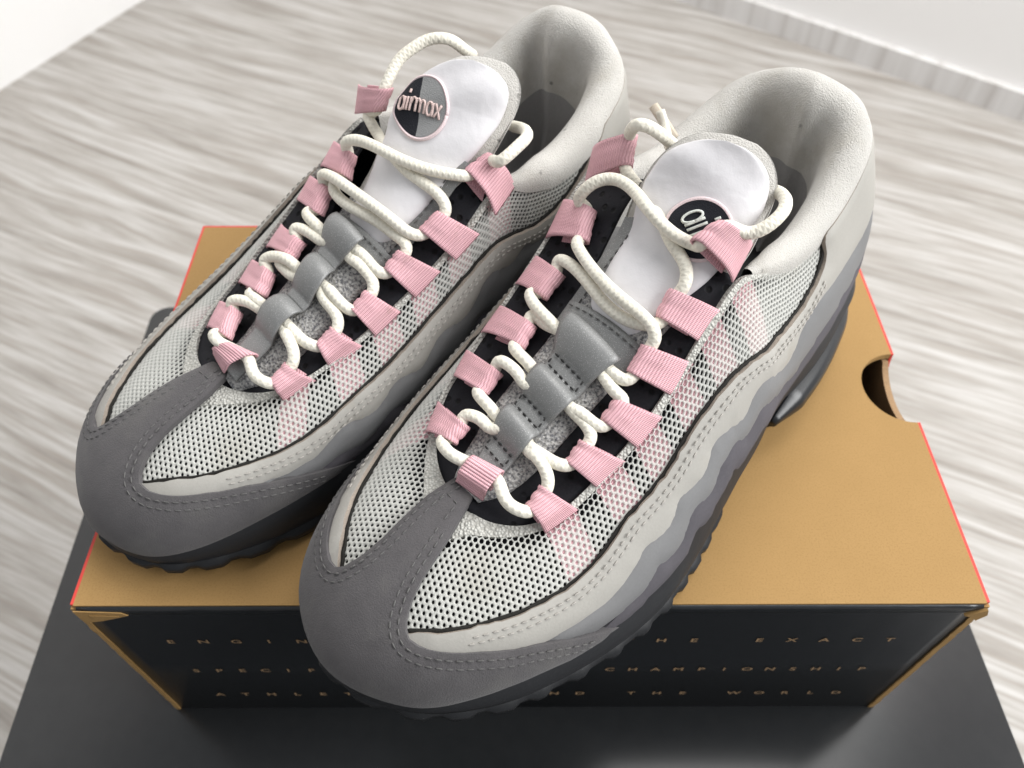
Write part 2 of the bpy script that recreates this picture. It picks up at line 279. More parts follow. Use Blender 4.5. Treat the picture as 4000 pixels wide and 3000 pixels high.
LOOPS={
'R':{'lat6':[(.1089,.0301,.1015),(.0975,.0283,.1075),(.1168,.0196,.1165),(.1080,.0230,.1208)],
 'lat5':[(.1260,.0323,.0882),(.1165,.0318,.0947),(.1314,.0198,.0949),(.1237,.0185,.1012)],
 'lat4':[(.1410,.0342,.0772),(.1314,.0333,.0839),(.1469,.0225,.0840),(.1385,.0215,.0896)],
 'lat3':[(.1573,.0350,.0673),(.1472,.0353,.0732),(.1611,.0249,.0753),(.1538,.0247,.0793)],
 'lat2':[(.1731,.0333,.0600),(.1627,.0346,.0645),(.1765,.0246,.0682),(.1687,.0243,.0716)],
 'lat1':[(.1930,.0301,.0551),(.1818,.0326,.0569),(.1936,.0243,.0624),(.1859,.0237,.0648)],
 'med1':[(.1938,-.0199,.0570),(.1838,-.0245,.0594),(.1944,-.0083,.0655),(.1874,-.0083,.0680)],
 'med2':[(.1742,-.0269,.0626),(.1648,-.0296,.0660),(.1770,-.0114,.0718),(.1686,-.0116,.0754)],
 'med3':[(.1571,-.0300,.0689),(.1469,-.0310,.0733),(.1594,-.0114,.0797),(.1511,-.0131,.0833)],
 'med4':[(.1384,-.0320,.0772),(.1280,-.0321,.0832),(.1433,-.0170,.0867),(.1340,-.0167,.0921)],
 'med5':[(.1213,-.0336,.0865),(.1089,-.0368,.0939),(.1242,-.0162,.0994),(.1143,-.0216,.1046)],
 'med6':[(.1015,-.0335,.0990),(.0945,-.0362,.1095),(.0993,-.0196,.1135),(.0945,-.0226,.1225)],
 'toe':[(.1981,.0114,.0590),(.1994,.0005,.0599),(.1921,.0123,.0665),(.1948,.0007,.0668)]},
'L':{'med1':[(.1922,-.0228,.0572),(.1813,-.0260,.0601),(.1925,-.0193,.0636),(.1852,-.0193,.0664)],
 'med2':[(.1742,-.0274,.0626),(.1631,-.0299,.0666),(.1742,-.0229,.0704),(.1671,-.0230,.0734)],
 'med3':[(.1571,-.0309,.0689),(.1467,-.0319,.0732),(.1589,-.0236,.0769),(.1513,-.0236,.0804)],
 'med4':[(.1399,-.0326,.0764),(.1294,-.0339,.0817),(.1430,-.0234,.0849),(.1357,-.0236,.0888)],
 'med5':[(.1234,-.0359,.0851),(.1134,-.0371,.0909),(.1275,-.0249,.0935),(.1196,-.0265,.0983)],
 'med6':[(.1050,-.0383,.0964),(.0923,-.0351,.0994),(.1066,-.0266,.1078),(.0966,-.0285,.1112)],
 'lat1':[(.1926,.0210,.0575),(.1824,.0282,.0579),(.1932,.0055,.0671),(.1833,.0124,.0688)],
 'lat2':[(.1733,.0279,.0618),(.1638,.0316,.0646),(.1753,.0085,.0727),(.1666,.0129,.0757)],
 'lat3':[(.1579,.0294,.0688),(.1488,.0307,.0735),(.1597,.0099,.0797),(.1532,.0110,.0829)],
 'lat4':[(.1394,.0320,.0790),(.1306,.0335,.0846),(.1438,.0125,.0882),(.1348,.0163,.0932)],
 'lat5':[(.1268,.0312,.0881),(.1177,.0331,.0937),(.1301,.0112,.0973),(.1230,.0162,.1023)],
 'lat6':[(.1070,.0325,.1010),(.1045,.0305,.1125),(.1092,.0155,.1115),(.1047,.0143,.1195)],
 'toe':[(.1989,-.0025,.0594),(.1975,.0077,.0598),(.1908,-.0085,.0667),(.1945,.0027,.0669)]},
}
# ------------------------------------------------------------------ shoe geometry (model frame: x heel->toe, y outwards of the foot, z up)
SEAM_L = [(3.62,1.0),(3.73,.968),(3.86,.823),(4.25,.701),(4.79,.62),(5.14,.584),(5.75,.548),(6.69,.544),(7.35,.60),(7.79,.645),(8.12,.664),(8.58,.685),(9.0,.698),(9.47,.698),(9.77,.686),(10.15,.674),(10.7,.672),(11.1,.672),(11.5,.638),(12.03,.58),(12.6,.538),(13.22,.517),(13.98,.50),(14.43,.486),(14.98,.466),(15.3,.44)]
PALE_L = [(0,.44),(1.5,.46),(2.42,.50),(3.1,.535),(3.6,.545),(4.17,.54),(4.69,.52),(5.32,.451),(5.61,.374),(5.9,.34),(6.2,.345),(6.66,.385),(7.1,.44),(7.38,.454),(7.63,.449),(7.85,.425),(8.1,.44),(8.38,.479),(8.76,.519),(9.02,.526),(9.21,.49),(9.41,.459),(9.6,.465),(9.85,.487),(10.1,.504),(10.36,.463),(10.55,.443),(10.8,.445),(11.11,.464),(11.38,.415),(11.71,.366),(12.1,.325),(12.57,.30),(13.23,.285),(13.55,.30),(14.08,.335),(14.72,.36),(15.03,.375),(15.3,.40)]
MIDL_L = [(0,.22),(2,.24),(3.5,.26),(4.5,.22),(5.05,.18),(5.45,.14),(6.17,.164),(6.7,.23),(7.09,.274),(7.39,.305),(7.8,.285),(8.1,.31),(8.41,.366),(8.67,.358),(8.97,.361),(9.13,.325),(9.4,.305),(9.61,.315),(9.87,.343),(10.14,.298),(10.4,.247),(10.8,.246),(11.05,.262),(11.36,.18),(11.78,.142),(12.2,.05),(12.6,-.02)]
SEAM_M = [(16.8,.445),(17.4,.50),(18.39,.507),(18.99,.488),(19.68,.475),(20.59,.538),(21.6,.57),(22.6,.61),(23.5,.635),(24.3,.63),(25.2,.58),(26.1,.58),(26.9,.65),(27.5,.76),(27.9,.88),(28.1,1.0)]
def wavy(pts, amp, per, ph):  # scalloped copy for the inner side of the foot
    return [(r, h + amp * math.sin((r + ph) * 2 * math.pi / per)) for r, h in pts]
PALE_M = [(16.8,.41),(17.4,.39),(18.2,.375),(18.8,.33),(19.3,.30)] + wavy([(19.6 + .25 * i, .33 + .005 * i) for i in range(25)], .045, 1.35, .2) + [(26.0,.45),(27.0,.50),(28.0,.50),(29.5,.46),(31.0,.44)]
MIDL_M = [(19.2,-.02),(19.6,.04)] + wavy([(19.9 + .25 * i, .11 + .004 * i) for i in range(24)], .045, 1.35, .5) + [(26.0,.22),(27.0,.25),(28.5,.25),(31.0,.22)]
MUD = ([(11.85,.0),(12.0,.05),(12.37,.155),(12.83,.25),(13.24,.31),(13.55,.333),(14.08,.37),(14.72,.393),(15.04,.405),(15.2,.425),(15.28,.455),(15.34,.50),(15.39,.58),(15.41,.67),(15.38,.77),(15.34,.87),(15.36,1.03),(15.42,1.05),(16.68,1.05),(16.76,1.03),(16.8,.92),(16.72,.83),(16.62,.70),(16.64,.59),(16.74,.50),(16.86,.455),(17.1,.43),(17.5,.42),(18.2,.405),(18.8,.36),(19.3,.28),(19.9,.14),(20.4,.03),(20.7,.0)]
       + [(20.0,.01),(19,.02),(18,.01),(17,.0),(16,.0),(15,.01),(14.3,.05),(13.7,.07),(13.2,.05),(12.6,.0)])
SR, SH = .0145, .046
def dens(poly, step=.0016, closed=True):
    P = np.array(poly, float) * (SR, SH); out = []
    n = len(P)
    for i in range(n if closed else n - 1):
        a, b = P[i], P[(i + 1) % n]; k = max(1, int(np.linalg.norm(b - a) / step))
        for j in range(k): out.append(a + (b - a) * j / k)
    if not closed: out.append(P[-1])
    return np.array(out)
def smooth_open(pts, n=5): return [tuple(p) for p in catmull(pts, n)]
def inside(P, poly):
    x, y = P[:, 0], P[:, 1]; c = np.zeros(len(P), bool); n = len(poly); j = n - 1
    for i in range(n):
        xi, yi = poly[i]; xj, yj = poly[j]
        m = ((yi > y) != (yj > y)) & (x < (xj - xi) * (y - yi) / (yj - yi + 1e-15) + xi); c ^= m; j = i
    return c
def seg_dist(P, poly):
    d = np.full(len(P), 1e9); n = len(poly)
    for i in range(n):
        a = poly[i]; b = poly[(i + 1) % n]; ab = b - a; t_ = np.clip(((P - a) @ ab) / (ab @ ab + 1e-15), 0, 1)
        d = np.minimum(d, np.linalg.norm(P - (a + t_[:, None] * ab), axis=1))
    return d
_PC = {}
def panel_mesh(key, poly, base, thick, spacing, edge, wob=0.0):
    if key in _PC: return _PC[key]
    bd = dens(poly)
    if wob:
        rs = np.random.RandomState(3); bd = bd + rs.normal(0, wob, bd.shape)
    lo, hi = bd.min(0), bd.max(0)
    gx, gy = np.meshgrid(np.arange(lo[0], hi[0], spacing), np.arange(lo[1], hi[1], spacing))
    gx[1::2] += spacing / 2
    G = np.stack([gx.ravel(), gy.ravel()], -1); G = G[inside(G, bd)]; G = G[seg_dist(G, bd) > spacing * .55]
    ring = []
    V = np.vstack([bd, G]); nb = len(bd)
    res = delaunay_2d_cdt([Vector(p) for p in V], [(i, (i + 1) % nb) for i in range(nb)], [], 1, 1e-7)
    V = np.array([tuple(p) for p in res[0]]); F = [tuple(f) for f in res[2]]
    d = seg_dist(V, bd); k = 1 - np.clip(d / edge, 0, 1); off = base + thick * (.58 + .42 * np.sqrt(np.clip(1 - k * k, 0, 1)))
    P, _ = S(V[:, 0] / SR, V[:, 1] / SH, off)
    cnt = {}
    for f in F:
        for i in range(3):
            e = (f[i], f[(i + 1) % 3]); cnt[tuple(sorted(e))] = cnt.get(tuple(sorted(e)), []) + [e]
    be = [v[0] for v in cnt.values() if len(v) == 1]; bv = sorted({i for e in be for i in e}); top = {v: len(P) + i for i, v in enumerate(bv)}
    low, _ = S(V[bv, 0] / SR, V[bv, 1] / SH, np.full(len(bv), base - .0012))
    n0 = len(P); P = np.vstack([P, P[bv], low]); nb_ = len(bv); SF = []
    for a, b in be: SF.append((top[b], top[a], top[a] + nb_, top[b] + nb_))
    _PC[key] = (P, F, SF); return _PC[key]
YC = .004
def Dz(x, y):
    x = np.asarray(x, float); y = np.asarray(y, float)
    lr = RIB[5:16, 3:6]; mr = RIB[16:28, 3:6][::-1]
    yl = np.interp(x, lr[:, 0], lr[:, 1]); zl = np.interp(x, lr[:, 0], lr[:, 2]); ym = np.interp(x, mr[:, 0], mr[:, 1]); zm = np.interp(x, mr[:, 0], mr[:, 2])
    t_ = np.clip((y - ym) / (yl - ym), 0, 1); cr = np.interp(x, [.08, .10, .13, .17, .2], [.016, .013, .008, .0065, .004])
    return zm + (zl - zm) * t_ + cr * 4 * t_ * (1 - t_)
def zb(x):
    x = np.asarray(x, float)
    return .009 * np.clip((x - .165) / .095, 0, 1) ** 2 + .011 * np.clip(1 - ((x - .095) / .023) ** 2, 0, 1) + .004 * np.clip((.012 - x) / .02, 0, 1)
# lookup (x, c) -> (r, h) for the knitted mesh, c = distance over the instep from the mid line
def mesh_table(lateral):
    rg = np.linspace(3.0, 16.2, 400) if lateral else np.linspace(28.9, 16.0, 400)
    hg = np.linspace(1.0, .25, 70); X = np.array([S0(rg, np.full(400, h))[:, 0] for h in hg])
    xs = np.arange(.035, X.max() - .0012, .0008); tab = []
    for x in xs:
        ok = [i for i in range(len(hg)) if X[i].max() >= x]
        r = np.array([np.interp(x, np.maximum.accumulate(X[i]), rg) for i in ok]); h = hg[ok]
        P = S0(r, h); c = np.concatenate([[0], np.cumsum(np.linalg.norm(np.diff(P, axis=0), axis=1))]) + abs(P[0, 1] - YC)
        tab.append((c, r, h))
    return xs, tab
TAB = {True: mesh_table(True), False: mesh_table(False)}
def lattice(lateral):
    xs, tab = TAB[lateral]; px_, py_ = .00195, .00174
    seam = SEAM_L if lateral else SEAM_M; sr = np.array([p[0] for p in seam]); sh_ = np.array([p[1] for p in seam])
    mud = np.array(MUD) * (SR, SH)
    V = []; F = []; idx = {}
    hexv = [(0, 2 / 3), (.5, 1 / 3), (.5, -1 / 3), (0, -2 / 3), (-.5, -1 / 3), (-.5, 1 / 3)]
    def rh(x, c):
        i = (x - xs[0]) / (xs[1] - xs[0])
        if i > len(xs) - 1: return None
        i0 = int(np.clip(math.floor(i), 0, len(xs) - 2)); f = i - i0
        a, b = tab[i0], tab[i0 + 1]
        if c < max(a[0][0], b[0][0]) - 1e-4 or c > min(a[0][-1], b[0][-1]): return None
        return ((1 - f) * np.interp(c, a[0], a[1]) + f * np.interp(c, b[0], b[1]), (1 - f) * np.interp(c, a[0], a[2]) + f * np.interp(c, b[0], b[2]))
    cells = []
    for j in range(-4, 50):
        for i in range(0, 118):
            x = .036 + i * px_ + (j % 2) * px_ / 2; c = .0006 + j * py_
            q_ = rh(x, c)
            if q_ is None: continue
            r, h = q_
            if h < np.interp(r, sr, sh_) - .05 or h > .985: continue
            if lateral and (r < 3.6 or r > 16.0): continue
            if not lateral and (r > 28.2 or r < 16.1): continue
            cells.append((x, c, r, h))
    R_ = []; H_ = []; O_ = []
    def vert(x, c, o, key=None):
        if key is not None and key in idx: return idx[key]
        q_ = rh(x, c)
        if q_ is None: return None
        R_.append(q_[0]); H_.append(q_[1]); O_.append(o)
        if key is not None: idx[key] = len(R_) - 1
        return len(R_) - 1
    for x, c, r, h in cells:
        open_ = np.clip((.985 - h) / .15, 0.30, 1.0) * np.interp(x, [.06, .12, .19], [.62, .85, 1.08])
        o_, m_, n_ = [], [], []
        for k, (a, b) in enumerate(hexv):
            X, C = x + a * px_, c + b * py_
            o_.append(vert(X, C, .00045, (round(X * 1e6 / 40), round(C * 1e6 / 40))))
            s1 = 1 - .26 * open_; s2 = 1 - .50 * open_
            m_.append(vert(x + a * px_ * s1 + b * .00012, c + b * py_ * s1, .00050)); n_.append(vert(x + a * px_ * s2 + b * .00016, c + b * py_ * s2, -.0001))
        if any(v is None for v in o_ + m_ + n_): continue
        for k in range(6):
            l = (k + 1) % 6; F.append((o_[k], o_[l], m_[l], m_[k])); F.append((m_[k], m_[l], n_[l], n_[k]))
    P, _ = S(np.array(R_), np.array(H_), np.array(O_))
    return P, F
LAT = {True: lattice(True), False: lattice(False)}
def offset_path(path, d):
    P = catmull(path, 4); r, h = P[:, 0], P[:, 1]; p, n = S(r, h, np.zeros(len(r)))
    tg = np.gradient(p, axis=0); tg /= np.linalg.norm(tg, axis=1)[:, None] + 1e-12; b = np.cross(n, tg) * d; e = 1e-3
    du = (S0(r + e, h) - S0(r - e, h)) / (2 * e); dv = (S0(r, h + e) - S0(r, h - e)) / (2 * e); out = []
    for i in range(len(r)):
        A = np.stack([du[i], dv[i]], 1); s_, *_ = np.linalg.lstsq(A, b[i], rcond=None); out.append((r[i] + s_[0], h[i] + s_[1]))
    return np.array(out)
def resample(P, step):
    d = np.concatenate([[0], np.cumsum(np.linalg.norm(np.diff(P, axis=0), axis=1))]); n = max(2, int(d[-1] / step))
    s_ = np.linspace(0, d[-1], n); return np.stack([np.interp(s_, d, P[:, k]) for k in range(P.shape[1])], -1), d[-1]
def stitch_geo(paths3, length=.0021, gap=.0010, rad=.00030):
    V, F = [], []
    for P in paths3:
        Q, L = resample(P, .0004); d = np.linspace(0, L, len(Q)); s_ = 0.0
        while s_ + length < L:
            c = np.stack([[np.interp(s_ + length * f, d, Q[:, k]) for k in range(3)] for f in (0, .25, .75, 1)])
            v, f, _ = tube_data(c, [rad * .4, rad, rad, rad * .4], 5); o = len(V); V += list(v); F += [tuple(i + o for i in ff) for ff in f]
            s_ += length + gap
    return V, F

def build_shoe(side, O, yaw, key, tongue, label):
    a = math.radians(yaw); rz = math.atan2(-math.cos(a), -math.sin(a))
    root = empty('sneaker', (O[0], O[1], Z0), rz); tag(root, label, 'sneaker', 'pair of sneakers on the shoe box')
    fl = (side == 1)
    def Y(P):
        P = np.array(P, float).copy(); P[:, 1] *= side; return P
    def add(name, V, F, mat, parent=root, smooth=True, uv=None, flip=fl, kind=None):
        return mesh_obj(name, Y(V), F, mat, parent, smooth, uv, flip, kind)
    def panel(name, k, poly, base, thick, mat, edge=.0012, spacing=.0026, edgemat=None, wob=0.0, parent=root):
        P, F, SF = panel_mesh(k, poly, base, thick, spacing, edge, wob)
        o = add(name, P, list(F) + list(SF), mat, parent)
        if edgemat:
            o.data.materials.append(edgemat); n = len(F)
            mi = np.zeros(n + len(SF), int); mi[n:] = 1; o.data.polygons.foreach_set('material_index', mi)
        return o
    # --- inner sleeve (black lining that shows through the knit)
    rr = np.linspace(0, NR, 187)[:-1]; hh = np.linspace(-.02, 1.0, 16); Rg, Hg = np.meshgrid(rr, hh, indexing='ij')
    P, _ = S(Rg.ravel(), Hg.ravel(), np.full(Rg.size, -.0020)); add('inner_sleeve', P, grid_faces(len(rr), len(hh), True), MAT['sleeve'])
    # --- sole
    r_ = np.linspace(0, NR, 249)[:-1]; B = S0(r_, np.zeros(len(r_))); OUTV = cr_per(OUT, r_); OUTV /= np.linalg.norm(OUTV, axis=1)[:, None]
    x = B[:, 0]; zbv = zb(x); heel = np.clip((.07 - x) / .05, 0, 1); arch = np.clip(1 - ((x - .095) / .026) ** 2, 0, 1)
    lug = np.where(np.sin(r_ * 2 * math.pi / .62) > -.2, 1.0, 0.0) * np.clip((x - .12) / .02, 0, 1)
    rings = []
    top, _ = S(r_, np.full(len(r_), .34), np.full(len(r_), -.0006)); rings.append(top); top, _ = S(r_, np.full(len(r_), .30), np.full(len(r_), .0012)); rings.append(top); top, _ = S(r_, np.full(len(r_), .12), np.full(len(r_), .0016)); rings.append(top)
    def ring(o, z): 
        q_ = B.copy(); q_[:, :2] += OUTV * np.reshape(o, (-1, 1)); q_[:, 2] = z; return q_
    fore = np.clip((x - .13) / .03, 0, 1) * np.clip((.25 - x) / .03, 0.25, 1); rings.append(ring(.0030 + .002 * heel + .0015 * fore, B[:, 2] + .0002))
    rings.append(ring(.0036 + .003 * heel + .002 * fore, B[:, 2] - .0035)); rings.append(ring(.0030 + .003 * heel + .002 * fore - .006 * arch, zbv + .45 * (B[:, 2] - zbv)))
    rings.append(ring(.0024 + .003 * heel + .002 * fore - .010 * arch, zbv + .0060)); n_mid = len(rings)
    mid = np.stack(rings, 1); add('midsole', mid.reshape(-1, 3), [tuple(reversed(f)) for f in grid_faces(len(r_), n_mid, True)], MAT['polyurethane'])
    rings = [ring(.0018 + .003 * heel + .002 * fore - .010 * arch, zbv + .0068), ring(.0034 + .003 * heel + .002 * fore - .010 * arch + .0012 * lug, zbv + .0058), ring(.0030 + .003 * heel + .002 * fore - .010 * arch + .0012 * lug, zbv + .0022 - .0006 * lug), ring(.0002 + .002 * heel - .010 * arch, zbv + .0008 * (1 - lug)), ring(-.006 - .008 * arch, zbv)]
    cpt = np.stack([np.clip(x, .03, .225), np.full(len(x), YC), zb(np.clip(x, .03, .225))], -1)
    rings.append(.45 * rings[-1] + .55 * cpt); rings.append(cpt)
    ou = np.stack(rings, 1); add('outsole', ou.reshape(-1, 3), [tuple(reversed(f)) for f in grid_faces(len(r_), len(rings), True)], MAT['rubber'])
    for lo_, hi_ in ((.9, 5.6), (25.6, 30.2)):
        rw = np.linspace(lo_, hi_, 40); Bw = S0(rw, np.zeros(40)); ow = cr_per(OUT, rw); ow /= np.linalg.norm(ow, axis=1)[:, None]
        Pw = Bw.copy(); Pw[:, :2] += ow * .0030; Pw[:, 2] = .0185; Vw, Fw, _ = tube_data(Pw, np.interp(np.arange(40), [0, 6, 33, 39], [.002, .0062, .0062, .002]), 12)
        add('air_window', Vw, Fw, MAT['air'])
    # --- knitted mesh, its dense border, black piping
    for lat_ in (True, False):
        P, F = LAT[lat_]; o = add('knit_mesh', P, F, MAT['yarn'])
    panel('knit_border', 'bordL', smooth_open([(15.75, .84), (15.3, .87), (14.8, .915), (13.5, .935), (12, .945), (10.5, .945), (9, .945), (7.6, .95), (6.6, .96), (5.5, .96), (4.4, .97), (3.7, .975)], 3) + [(3.7, 1.0)] + [(r, 1.0) for r in np.arange(4, 15.7, .25)], .0, .0011, MAT['yarndense'], .0012)
    panel('knit_border', 'bordM', [(r, 1.0) for r in np.arange(16.5, 28.0, .25)] + [(28.0, .975)] + smooth_open([(27, .965), (26, .965), (25, .955), (24, .945), (22.5, .94), (21, .94), (19.5, .945), (18, .935), (17, .90), (16.4, .85)], 3), .0, .0011, MAT['yarndense'], .0012)
    for sm in (SEAM_L, SEAM_M):
        q_ = catmull(sm, 5); P, _ = S(q_[:, 0], q_[:, 1] + .006, np.full(len(q_), .0009) + np.random.RandomState(2).normal(0, .00012, len(q_))); V, F, _ = tube_data(P, .00062 + np.random.RandomState(4).uniform(-.00015, .00015, len(P)), 6); add('piping', V, F, MAT['piping'])
    # --- overlays: dark, mid and pale waves on both sides, toe guard
    for s_, SEAM, PALE, MIDL, r0, r1 in (('L', SEAM_L, PALE_L, MIDL_L, 0.0, 12.6), ('M', SEAM_M, PALE_M, MIDL_M, 19.2, 31.0)):
        ml = smooth_open(MIDL, 3); pl = smooth_open(PALE, 3); sm = smooth_open(SEAM, 3)
        mr_ = np.array([p[0] for p in ml]); mh_ = np.array([p[1] for p in ml]); pr_ = np.array([p[0] for p in pl]); ph_ = np.array([p[1] for p in pl])
        dk = lambda r: max(-.04, np.interp(r, mr_, mh_) - .17 + .02 * math.sin(r * 9.0))
        up_m = [(r, np.interp(r, mr_, mh_) + .03) for r in np.arange(r1, r0 - .01, -.15)]; lo_m = [(r, dk(r)) for r in np.arange(r0, r1 + .01, .12)]
        if up_m[0][1] - lo_m[-1][1] < .03: up_m[0] = (up_m[0][0], lo_m[-1][1] + .03)
        panel('dark_wave', 'dark' + s_, lo_m + up_m, .0008, .0028, MAT['darkwave'], .0040, edgemat=MAT['darkwave'])
        if s_ == 'L':
            up_p = [(r, np.interp(r, pr_, ph_) + .025) for r in np.arange(13.1, -.01, -.15)]; low = [p for p in ml if p[0] < 11.85] + [(12.37, .12), (12.83, .21), (13.15, .262)]
        else:
            up_p = [(r, np.interp(r, pr_, ph_) + .025) for r in np.arange(31, 18.95, -.15)]; low = [(18.95, .30), (19.3, .24), (19.9, .10)] + [p for p in ml if p[0] > 20.1]
        panel('grey_wave', 'mid' + s_, low + up_p, .0008, .0026, MAT['midgrey'], .0036, edgemat=MAT['darkwave'], wob=.00012)
        if s_ == 'L': poly = pl + sm[::-1] + [(r, 1.0) for r in np.arange(3.4, -.01, -.3)]
        else: poly = pl + [(r, 1.0) for r in np.arange(31, 28.2, -.3)] + sm[::-1]
        panel('pale_overlay', 'pale' + s_, poly, .0016, .0019, MAT['pale'], .0016, edgemat=MAT['edge'], wob=.00014)
    panel('toe_guard', 'mud', MUD, .0030, .0018, MAT['suede'], .0022, .0024)
    # --- stitching (too fine to pick apart: one part per run)
    up = MUD[2:16]; dn = MUD[19:32]
    paths = []
    for pth, sg in ((up, 1), (dn, 1)):
        for d_ in (.0018, .0042):
            q_ = offset_path(pth, d_); P, _ = S(q_[:, 0], q_[:, 1], np.full(len(q_), .0048)); paths.append(P)
    e_ = S(np.array([15.75, 15.75, 16.4, 16.4]), np.array([.90, .975, .975, .90]), np.full(4, .0048))[0]; paths.append(e_)
    V, F = stitch_geo(paths); add('stitching', V, F, MAT['thread'], kind='stuff')
    paths = []
    for sm in (SEAM_L[3:-2], SEAM_M[2:-3]):
        for d_ in (.0022, .0040) if sm is not SEAM_L else (.0022, .0040):
            q_ = offset_path(sm, d_); q2 = offset_path(sm, -d_)
            q_ = q_ if q_[len(q_) // 2, 1] < q2[len(q2) // 2, 1] else q2
            P, _ = S(q_[:, 0], q_[:, 1], np.full(len(q_), .00365)); paths.append(P)
    V, F = stitch_geo(paths, .0019, .0011, .00028); add('stitching', V, F, MAT['palethread'], kind='stuff')
    # --- collar, lining, insole
    rc = np.linspace(25.3, NR + 6.3, 110); rim = S0(rc, np.ones(110)); inn = -cr_per(OUT, rc % NR); inn /= np.linalg.norm(inn, axis=1)[:, None]
    c_ = (rc - 25.3) / (NR + 6.3 - 25.3); th = np.interp(c_, [0, .1, .3, .46, .62, .88, 1], [.22, .62, .85, 1.1, .9, .60, .20])
    prof = [(-.0026, -.0100), (-.0034, -.0040), (-.0028, .0025), (-.0004, .0062), (.0036, .0084), (.0080, .0084), (.0118, .0060), (.0142, .0005), (.0152, -.009), (.0150, -.022), (.0150, -.038), (.0165, -.052), (.021, -.060)]
    V = []
    for i in range(110):
        for j, (du_, dz_) in enumerate(prof):
            p = rim[i].copy(); k = th[i]; p[:2] += inn[i][:2] * du_ * k; p[2] += dz_ * (k if j < 8 else 1.0); p[2] = max(p[2], .046); V.append(p)
    V = np.array(V).reshape(110, len(prof), 3)
    co = add('collar', V[:, :10].reshape(-1, 3), grid_faces(110, 10), MAT['fleece'])
    add('heel_lining', V[:, 9:].reshape(-1, 3), grid_faces(110, len(prof) - 9), MAT['lining'])
    ri = np.linspace(0, NR, 94)[:-1]; Bi = S0(ri, np.full(93, .05)); oi = cr_per(OUT, ri); Bi[:, :2] -= oi * .006; Bi[:, 2] = np.interp(Bi[:, 0], [0, .1, .2, .25], [.0465, .045, .036, .034])
    ctr = np.array([.12, YC, .042]); V = list(Bi) + [ctr]; F = [(i, (i + 1) % 93, 93) for i in range(93)]; add('insole', V, F, MAT['insole'])
    # --- black eyestay flaps on both sides of the lace opening
    re = np.linspace(6.85, 25.3, 120); rimE, _ = S(re, np.full(120, .985), np.full(120, -.0012)); nk = 12; V = []
    for i in range(120):
        p = rimE[i]; g = np.interp(p[0], [.095, .11, .13, .15, .17], [.0185, .0165, .0125, .006, .0015]); sy = np.clip((p[1] - YC) / .012, -1, 1)
        tgt = np.array([min(p[0], .183), YC + sy * g])
        for j in range(nk):
            f = j / (nk - 1); xy = p[:2] * (1 - f) + tgt * f; z = Dz(xy[0], xy[1]) - .0012 - .0016 * min(1, f * 4)
            if f == 0: z = p[2]
            V.append((xy[0], xy[1], z))
    ey = add('eyestay', V, grid_faces(120, nk), MAT['neoprene']); md = ey.modifiers.new('thick', 'SOLIDIFY'); md.thickness = .0012; md.offset = 0
    # --- tongue
    C = catmull(tongue['c'], 10); ns = len(C); ss = np.linspace(0, 1, ns)
    W0 = np.array([0, 1., 0]); W1 = np.array(tongue['w']); W1 = W1 / np.linalg.norm(W1)
    def Tpt(s, t_, off=0.0):
        s = np.asarray(s, float); t_ = np.asarray(t_, float)
        def raw(s_, tt):
            c = np.stack([np.interp(s_, ss, C[:, k]) for k in range(3)], -1)
            ov = np.clip(s_ - 1, 0, 1)[..., None]; c = c + ov * (C[-1] - C[-2]) * (ns - 1)
            k = (np.clip((s_ - .35) / .45, 0, 1) ** 1.5)[..., None]; wv = W0 * (1 - k) + W1 * k; wv = wv / np.linalg.norm(wv, axis=-1, keepdims=True)
            hw = np.interp(s_, [0, .06, .16, .3, .5, .7, 1.1], [.0060, .0105, .0135, .0145, .0175, .0195, .0195])[..., None]
            p = c + wv * hw * tt[..., None]; p[..., 2] -= np.interp(s_, [0, .5, .8, 1.1], [.0015, .003, .0045, .005]) * tt ** 2; kz = np.clip((s_ - .40) / .2, 0, 1); p[..., 2] = (1 - kz) * (Dz(p[..., 0], p[..., 1]) - .0008 - .0012 * tt ** 2) + kz * p[..., 2]; return p
        p = raw(s, t_); e = 1e-3; ds = raw(s + e, t_) - raw(s - e, t_); dt = raw(s, t_ + e) - raw(s, t_ - e); n = np.cross(dt, ds); n /= np.linalg.norm(n, axis=-1, keepdims=True) + 1e-12
        n = np.where(n[..., 2:3] < 0, -n, n)
        return p + n * np.asarray(off)[..., None]
    def tgrid(sv, tv, offf, scale=None):
        Sg, Tg = np.meshgrid(sv, tv, indexing='ij')
        if scale is not None: Tg = Tg * scale(Sg)
        return Tpt(Sg.ravel(), Tg.ravel(), offf(Sg, Tg).ravel())
    tn = empty('tongue', (0, 0, 0)); tn.parent = root
    sv = np.linspace(0, .46, 50); tv = np.linspace(-1, 1, 25)
    V = tgrid(sv, tv, lambda s, t_: .0002 + .0010 * (1 - np.abs(t_) ** 6) - .003 * (np.abs(t_) > .97)); add('tongue_base', V, grid_faces(50, 25), MAT['knit'], tn)
    # fleece backing and white pad
    def dome(s, s0, s1, p=2.6): return np.clip(1 - np.clip((s - s0) / (s1 - s0), 0, 1) ** p, 0, 1) ** (1 / p)
    sv = np.linspace(.45, 1.07, 60); tv = np.linspace(-1, 1, 31); V1 = tgrid(sv, tv, lambda s, t_: -.0016 - .0025 * np.abs(t_) ** 4 + .0015 * dome(s, .7, 1.07), lambda s: .02 + 1.12 * dome(s, .72, 1.07))
    V2 = tgrid(sv, tv, lambda s, t_: -.0062 + .0018 * np.abs(t_) ** 4, lambda s: .02 + 1.10 * dome(s, .72, 1.07)); n = len(V1)
    F = grid_faces(60, 31); F2 = [tuple(i + n for i in reversed(f)) for f in F]; rim_ = [i * 31 for i in range(60)] + [59 * 31 + j for j in range(1, 31)] + [i * 31 + 30 for i in range(58, -1, -1)]
    F3 = [(rim_[k], rim_[k + 1], rim_[k + 1] + n, rim_[k] + n) for k in range(len(rim_) - 1)]
